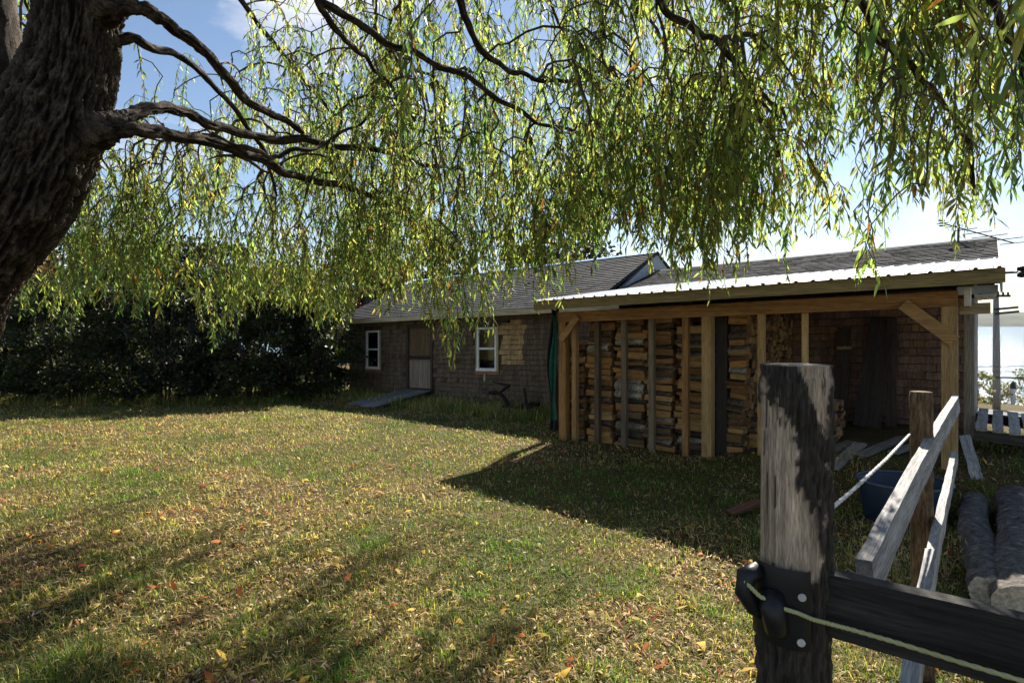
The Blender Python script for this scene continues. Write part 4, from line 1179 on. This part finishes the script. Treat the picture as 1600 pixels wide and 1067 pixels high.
# ------------------------------------------------------------------ hedge and trees behind
def leafcloud(cs, rad, n, size, cols, mat, name, flat=.6, drop=0.0):
    """leaves on the shells of many small clumps"""
    cs = np.array(cs); k = rng.integers(0, len(cs), n); d = rdir(n)
    r = rng.random(n) ** .45
    P = cs[k] + d * (np.array(rad)[k] * r)[:, None] * np.array((1, 1, flat))
    A = d + rng.normal(size=(n, 3)) * .8 - np.array((0, 0, drop)); N = rdir(n) + np.array((0, 0, .7))
    L = size * rng.uniform(.6, 1.35, n)
    cols = np.array(cols); C = cols[rng.integers(0, len(cols), n)] * rng.uniform(.65, 1.35, (n, 1))
    return leaf_mesh(name, P, A, N, L, L * rng.uniform(.45, .65, n), C, mat, .15, .1)
def woody(name, label, cat, x, y, H, rx, ry, nleaf, size, cols, stems=5, group=None, base=.15, clumps=40, low=0.0, thick=.03, single=False):
    z = float(ground(x, y)); root = empty(name, (x, y, z)); tag(root, label, cat, group)
    mb = MB(); cs = []; rad = []
    for i in range(clumps):
        a = random.uniform(0, 6.283); r = math.sqrt(random.random()); f = base + (1 - base) * random.random() ** .8
        prof = max(low * (f < .5), math.sin(math.pi * min(1, max(.12, .15 + .75 * f))) ** .6)
        cs.append((math.cos(a) * r * rx * prof, math.sin(a) * r * ry * prof, H * f * .93)); rad.append(random.uniform(.16, .34) * (rx + ry) / 2 * .9)
    if single:
        tr = [(0, 0, -.2), (random.uniform(-.1, .1), 0, H * .3), (random.uniform(-.2, .2), random.uniform(-.2, .2), H * .6), (random.uniform(-.2, .2), 0, H * .92)]
        mb.tube(tr, [thick * 1.3, thick, thick * .7, thick * .2], 10, (.06, .05, .042))
    else:
        for i in range(stems):
            a = random.uniform(0, 6.283); mb.tube([(math.cos(a) * rx * .15, math.sin(a) * ry * .15, -.1), (math.cos(a) * rx * .3, math.sin(a) * ry * .3, H * .35), (math.cos(a) * rx * .55, math.sin(a) * ry * .55, H * .8)], [thick, thick * .7, thick * .25], 6, (.05, .042, .035))
    for i in range(0, len(cs), 2):
        c = Vector(cs[i]); s = Vector((c.x * .1, c.y * .1, c.z * random.uniform(.45, .75))); mid = s.lerp(c, .5) + Vector((0, 0, -.05 * H * random.random()))
        mb.tube([s, mid, c], [thick * .45, thick * .3, thick * .12], 5, (.055, .045, .038))
    mb.build('trunk' if single else 'stems', M['twig'], root, True)
    o = link('crown', leafcloud(cs, rad, nleaf, size, cols, M['bushleaf'], 'crown'), root); o['kind'] = 'stuff'
    return root
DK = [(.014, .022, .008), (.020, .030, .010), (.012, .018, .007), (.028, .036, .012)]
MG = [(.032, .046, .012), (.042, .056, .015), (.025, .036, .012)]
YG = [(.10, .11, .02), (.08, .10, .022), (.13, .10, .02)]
RD_ = [(.19, .065, .022), (.24, .10, .03), (.13, .045, .02), (.10, .08, .025)]
HG = [  # px, Y, height, half width, leaves, palette, label
    (-60, 17.0, 3.4, 1.9, DK, 'dark green hedge shrub behind the willow trunk'),
    (40, 18.2, 3.3, 1.7, DK, 'tall loose shrub with dark leaves standing left of the mottled hedge'),
    (110, 17.2, 3.0, 1.6, MG, 'mid green rounded shrub at the edge of the lawn shadow'),
    (185, 18.6, 3.6, 1.8, DK, 'broad dark shrub in the middle of the hedge'),
    (262, 17.4, 3.1, 1.6, DK, 'dense blackish shrub with bare lower stems in the hedge'),
    (330, 18.8, 3.5, 1.8, DK, 'dark shrub below the longest trailing willow strand'),
    (400, 17.8, 3.0, 1.5, MG, 'green shrub with lighter leaf tips in the hedge'),
    (462, 19.0, 3.3, 1.6, DK, 'dark leafy shrub standing next to the barn-side shrub'),
    (508, 18.6, 2.9, .95, MG, 'leafy shrub pressed against the inland corner of the barn'),
]
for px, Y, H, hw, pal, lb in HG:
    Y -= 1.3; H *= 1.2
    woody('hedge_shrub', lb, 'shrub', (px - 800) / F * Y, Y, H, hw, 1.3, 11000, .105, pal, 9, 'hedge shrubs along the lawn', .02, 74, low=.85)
cs = []; rad = []
for i in range(260):
    px = random.uniform(-260, 535); Y = random.uniform(16.0, 19.6); x = (px - 800) / F * Y
    cs.append((x, Y, float(ground(x, Y)) + random.uniform(.05, 1.0))); rad.append(random.uniform(.25, .5))
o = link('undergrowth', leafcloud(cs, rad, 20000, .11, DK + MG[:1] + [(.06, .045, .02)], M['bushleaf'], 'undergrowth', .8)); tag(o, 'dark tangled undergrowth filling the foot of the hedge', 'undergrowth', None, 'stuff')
TB = [
    (-40, 27, 8.5, 3.0, RD_, 'tree', 'rust red autumn tree behind the willow trunk'),
    (95, 30, 7.4, 3.0, DK, 'tree', 'dark broadleaf tree behind the hedge next to the rust red tree'),
    (210, 28, 6.6, 2.6, MG, 'tree', 'rounded green tree behind the middle of the hedge'),
    (330, 31, 7.4, 2.9, DK, 'tree', 'dark spreading tree behind the hedge'),
    (455, 29, 5.6, 2.3, YG, 'tree', 'small yellowish tree behind the barn-side end of the hedge'),
    (572, 27, 6.4, 2.2, RD_, 'tree', 'orange-brown autumn tree behind the inland barn corner'),
    (690, 34, 9.5, 2.6, DK, 'tree', 'tall thin-stemmed tree rising behind the blue ridge cap'),
    (900, 30, 11.5, 2.6, DK, 'tree', 'tallest dark tree rising behind the barn roof'),
    (830, 33, 9.0, 2.2, MG, 'tree', 'narrow green tree beside the tallest dark tree behind the roof'),
]
for px, Y, H, hw, pal, cat, lb in TB:
    woody('background_tree', lb, cat, (px - 800) / F * Y, Y, H, hw, hw * .9, 5500, .23, pal, 3, 'trees behind the barn and hedge', .25, 60, thick=.13, single=True)
# far-off wood closing the gaps behind the trees
cs = []; rad = []
for i in range(220):
    px = random.uniform(-500, 640); Y = random.uniform(36, 46); x = (px - 800) / F * Y
    z = float(ground(x, Y)); hh = random.uniform(.3, 5.6 + 1.2 * math.sin(px * .013)); cs.append((x, Y, z + hh)); rad.append(random.uniform(.7, 1.5))
o = link('far_wood', leafcloud(cs, rad, 24000, .38, DK + MG[:1], M['bushleaf'], 'far_wood', .8)); tag(o, 'dark strip of woodland beyond the hedge', 'woodland', None, 'stuff')
# bushes above the shore
for px, Y, H, hw, pal, lb in ((1512, 36, 3.2, 1.7, YG, 'yellow-green bush below the road beside the barn corner'), (1545, 47, 1.7, 2.0, [(.16, .12, .05), (.12, .10, .05)], 'dry brown bush on the bank behind the utility pole'), (1612, 50, 3.2, 2.2, YG, 'pale bush on the shore bank beside the white marker post')):
    woody('shore_bush', lb, 'bush', (px - 800) / F * Y, Y, H, hw, 1.2, 1500, .16, pal, 5, 'bushes on the bank above the shore', .1, 24)
cs = []; rad = []
for i in range(160):
    t = random.uniform(20, 90); d = random.uniform(52, 66); x, y, _ = W(t - 60 + 30, d, 0); cs.append((x, y, float(ground(x, y)) + .1)); rad.append(random.uniform(.8, 1.8))
o = link('shore_scrub', leafcloud(cs, rad, 9000, .3, [(.16, .13, .06), (.10, .10, .04), (.19, .15, .08)], M['bushleaf'], 'shore_scrub', .35)); tag(o, 'dry scrub growing on the bank above the water', 'scrub', None, 'stuff')

# utility pole with wires
Yp = 41.0; pp = at(1557, 650, Yp); zb = float(ground(pp[0], pp[1]))
up_ = empty('utility_pole', (pp[0], Yp, zb)); tag(up_, 'grey wooden utility pole with transformer arm beside the shore road', 'utility pole')
hp = EYE + (HZ - 455) / F * Yp - zb
mb = MB(); mb.tube([(0, 0, -.5), (0, 0, hp * .5), (-.05, 0, hp)], [.24, .21, .17], 14, (.26, .24, .22)); mb.build('pole', M['lumber_v'], up_, True)
for k, (z, l, s) in enumerate(((hp - .35, .7, 0), (hp - 1.3, .8, .45), (hp - 1.6, .8, .5))):
    mb = MB(); mb.bar((s - l, -.3, z), (s + l, -.3, z + .15 * (k > 0)), .16, .14, col=(.05, .05, .05)); mb.build('cross_arm', M['iron'], up_)
for k in range(4):
    mb = MB(); mb.tube([(-.5 + .35 * k, -.32, hp - .3), (-.5 + .35 * k, -.32, hp - .08)], .07, 8, (.06, .06, .07)); mb.build('insulator', M['black'], up_)
WIRES = [((1480, 571), (1700, 566), 'upper thin'), ((1480, 577), (1700, 577), 'middle thin'), ((1480, 585), (1700, 588), 'lower thick')]
for (a, b, wd) in WIRES:
    p0 = at(a[0], a[1] + 1, Yp - .4); p1 = at(b[0], b[1] + 1, Yp - .4); pts = []
    for k in range(13):
        u = k / 12; p = p0 * (1 - u) + p1 * u; p[2] -= .12 * math.sin(math.pi * u); pts.append(p)
    mb = MB(); mb.tube(pts, .022 if 'thin' in wd else .05, 5, (.03, .03, .032)); o = mb.build('overhead_wire', M['black']); tag(o, wd + ' overhead wire crossing in front of the water', 'wire')
mk = empty('marker_post', tuple(gpx(1583, 641)[:2]) + (0,)); g = at(1583, 628, 46); mk.location = (g[0], g[1], float(ground(g[0], g[1]))); tag(mk, 'white marker post with black head beside the shore road', 'post')
mb = MB(); mb.tube([(0, 0, -.2), (0, 0, 1.25)], .17, 10, (.75, .75, .74)); mb.build('post', M['paint'], mk)
mb = MB(); mb.tube([(0, 0, 1.25), (0, 0, 1.7), (0, 0, 1.85)], [.2, .16, .04], 10, (.03, .03, .03)); mb.build('head', M['black'], mk)

# ------------------------------------------------------------------ grass and fallen leaves
def footprint(x, y, pad=0.0):
    t, d = to_td(x, y)
    return ((t > T0 - pad) & (t < T1 + pad) & (d > 3.0 - pad)) | ((t > -.1) & (t < tP1 + .1) & (d > -.02))
def blades(n, Y0, Y1, pw, h0, h1, seedmask, name, label, wide=.0034):
    u = rng.random(n)
    Y = (Y0 ** pw + u * (Y1 ** pw - Y0 ** pw)) ** (1 / pw)
    X = rng.uniform(-1.02, 1.02, n) * Y * .97
    # clumping
    X = X + (rng.normal(size=n)) * .02
    g = .6 * fnoise(X * 1.3 + 90, Y * 1.3 + 20, 3) + .4 * fnoise(X * .45 + 9, Y * .45 + 2, 2); g = .5 + (g - .5) * 1.35; g2 = fnoise(X * 5 + 10, Y * 5 + 70, 2)
    t, d = to_td(X, Y)
    keep = seedmask(X, Y, t, d, g, g2) & ~footprint(X, Y)
    X, Y, g, g2 = X[keep], Y[keep], g[keep], g2[keep]; n = len(X)
    Z = ground(X, Y) - .004
    L = rng.uniform(h0, h1, n) * (.6 + .8 * np.clip(g2, 0, 1) + 1.6 * np.clip(g2 - .64, 0, 1)) * (.75 + .5 * g)
    wd = wide * (1 + Y / 9) * rng.uniform(.7, 1.3, n)
    a = rng.random(n) * 6.283; lean = rng.uniform(.25, 1.3, n)
    dirx = np.stack([np.cos(a), np.sin(a), np.zeros(n)], -1); side = np.stack([-np.sin(a), np.cos(a), np.zeros(n)], -1)
    B = np.stack([X, Y, Z], -1); up = np.array((0, 0, 1.0))
    mid = B + dirx * (L * .35 * lean)[:, None] + up * (L * .55)[:, None]
    tip = B + dirx * (L * .95 * lean)[:, None] + up * (L * (.9 - .45 * lean * .6))[:, None]
    s = side * wd[:, None]
    V = np.stack([B - s * .5, B + s * .5, mid + s * .42, mid - s * .42, tip], 1).reshape(-1, 3)
    b = np.arange(n)[:, None, None] * 5
    Fc = (b + np.array([[0, 1, 2], [0, 2, 3], [3, 2, 4]])[None]).reshape(-1, 3)
    green = np.array((.10, .14, .024)); straw = np.array((.50, .40, .18)); olive = np.array((.21, .21, .055))
    k = np.clip((g - .36) * 3.2 + rng.normal(size=n) * .32, 0, 1)[:, None]
    C = green * (1 - k) + olive * k
    st = rng.random(n) < np.clip(.18 + 1.1 * (g - .42), .08, .6); C[st] = straw
    C[(g2 > .64) & ~st] *= np.array((.95, 1.25, .9))
    C = C * rng.uniform(.6, 1.4, (n, 1))
    o = link(name, np_mesh(name, V, Fc, np.repeat(C, 5, 0), M['grass'])); tag(o, label, 'grass', None, 'stuff'); return n
lawn = lambda X, Y, t, d, g, g2: (rng.random(len(X)) < np.clip(1.3 - 3.4 * (g - .37), .18, 1) * np.where(X > .52 * Y + .3, .45, 1))
n1 = blades(285000, 2.2, 20.0, .55, .035, .085, lawn, 'grass', 'short patchy lawn grass mixed with straw')
rough = lambda X, Y, t, d, g, g2: ((d > 1.2) & (d < 2.95) & (t < -.3) & (t > T0 - 2)) | ((Y > 15.2 + .6 * g) & (t < T0 + 1.5)) 
n2 = blades(170000, 8.0, 19.5, 1.0, .12, .38, rough, 'tall_grass', 'tall uncut grass along the barn wall and hedge foot', .0045)
edge = lambda X, Y, t, d, g, g2: (((X > .55 * Y + .1) & (rng.random(len(X)) < .35) & (g2 > .5)) | (((((X + 2.3) / .45) ** 2 + ((Y - 2.95) / .3) ** 2 < 1) & (rng.random(len(X)) < .6))))
n3 = blades(120000, 2.2, 9.0, .6, .07, .19, edge, 'tussock_grass', 'longer grass tussocks below the fence and at the willow foot', .003)
def weed(px, py, hgt, label, dry=True):
    x, y, z = gpx(px, py); root = empty('weed', (x, y, z)); tag(root, label, 'weed', 'dry weeds along the fence and lawn')
    mb = MB(); c = (.34, .27, .13) if dry else (.12, .16, .04)
    for k in range(4):
        a = random.uniform(0, 6.28); r = hgt * random.uniform(.25, .7)
        mb.tube([(0, 0, -.02), (math.cos(a) * r * .3, math.sin(a) * r * .3, hgt * .55), (math.cos(a) * r, math.sin(a) * r, hgt * random.uniform(.75, 1.05))], [.0028, .0022, .001], 5, c)
    mb.build('stems', M['twig'], root)
    n = 26; P = np.stack([rng.normal(0, hgt * .22, n), rng.normal(0, hgt * .22, n), rng.uniform(.25, 1, n) * hgt], -1)
    o = link('leaves', leaf_mesh('leaves', P, rdir(n), rdir(n) + np.array((0, 0, 1.)), rng.uniform(.03, .07, n), rng.uniform(.008, .016, n), np.tile(np.array(c) * (1.1 if dry else .9), (n, 1)), M['grass']), root); o['kind'] = 'stuff'
for px, py, hgt, lb, dr in ((1478, 905, .34, 'dry weed stems between the lower rail and the felled logs', True), (1400, 905, .28, 'dry weed growing below the near end of the upper rail', True), (1335, 730, .30, 'pale weed sprouting at the mouth of the lean-to', True), (1068, 872, .10, 'small pale leafy weed at the edge of the lean-to shadow', False), (262, 925, .24, 'thin dry stem standing on the open lawn', True), (1500, 880, .22, 'short dry weed against the slim felled log', True)):
    weed(px, py, hgt, lb, dr)
# dry litter
n = 130000; u = rng.random(n); pw = .5
Y = (2.2 ** pw + u * (19.0 ** pw - 2.2 ** pw)) ** (1 / pw); X = rng.uniform(-1.02, 1.02, n) * Y * .97
g = .6 * fnoise(X * 1.3 + 90, Y * 1.3 + 20, 3) + .4 * fnoise(X * .45 + 9, Y * .45 + 2, 2); g = .5 + (g - .5) * 1.35
k = ~footprint(X, Y, -.05) & (rng.random(n) < np.clip(.35 + 2.2 * (g - .36), .16, 1)); X, Y = X[k], Y[k]; n = len(X)
P = np.stack([X, Y, ground(X, Y) + rng.uniform(.005, .035, n)], -1)
A = rdir(n) * np.array((1, 1, .35)); N = rdir(n) * .55 + np.array((0, 0, 1.0))
L = rng.uniform(.016, .05, n) * (1 + Y / 22)
big = rng.random(n) < .025; L = np.where(big, rng.uniform(.06, .11, n), L)
pal = np.array([(.48, .34, .17), (.36, .21, .10), (.22, .11, .055), (.62, .50, .32), (.56, .42, .10), (.30, .08, .03), (.15, .075, .04)])
C = pal[rng.choice(7, n, p=[.26, .25, .18, .12, .06, .025, .105])] * rng.uniform(.7, 1.3, (n, 1))
C[big] = np.array([(.55, .36, .05), (.42, .13, .03), (.5, .40, .12), (.30, .05, .025)])[rng.choice(4, big.sum(), p=[.4, .25, .25, .1])]
WL = np.where(big, rng.uniform(.22, .5, n), rng.uniform(.16, .30, n))
o = link('fallen_leaves', leaf_mesh('fallen_leaves', P, A, N, L, L * WL, C, M['litter'], .35, rng.uniform(-.35, .6, n))); tag(o, 'dry tan and yellow willow leaves scattered over the lawn', 'leaf litter', None, 'stuff')
print('blades', n1, n2, n3, 'litter', n)

# ------------------------------------------------------------------ air
m, N, Lk = nodes('sea_air')
out = N.new('ShaderNodeOutputMaterial'); pv = N.new('ShaderNodeVolumePrincipled')
pv.inputs['Color'].default_value = (.86, .90, 1.0, 1); pv.inputs['Density'].default_value = .00007
Lk.new(pv.outputs[0], out.inputs['Volume'])
mb = MB(); mb.box(-3600, 3600, -3600, 3600, -20, 75); o = mb.build('haze', m); o['kind'] = 'stuff'; o['label'] = 'thin pale air over the land and water'; o['category'] = 'haze'
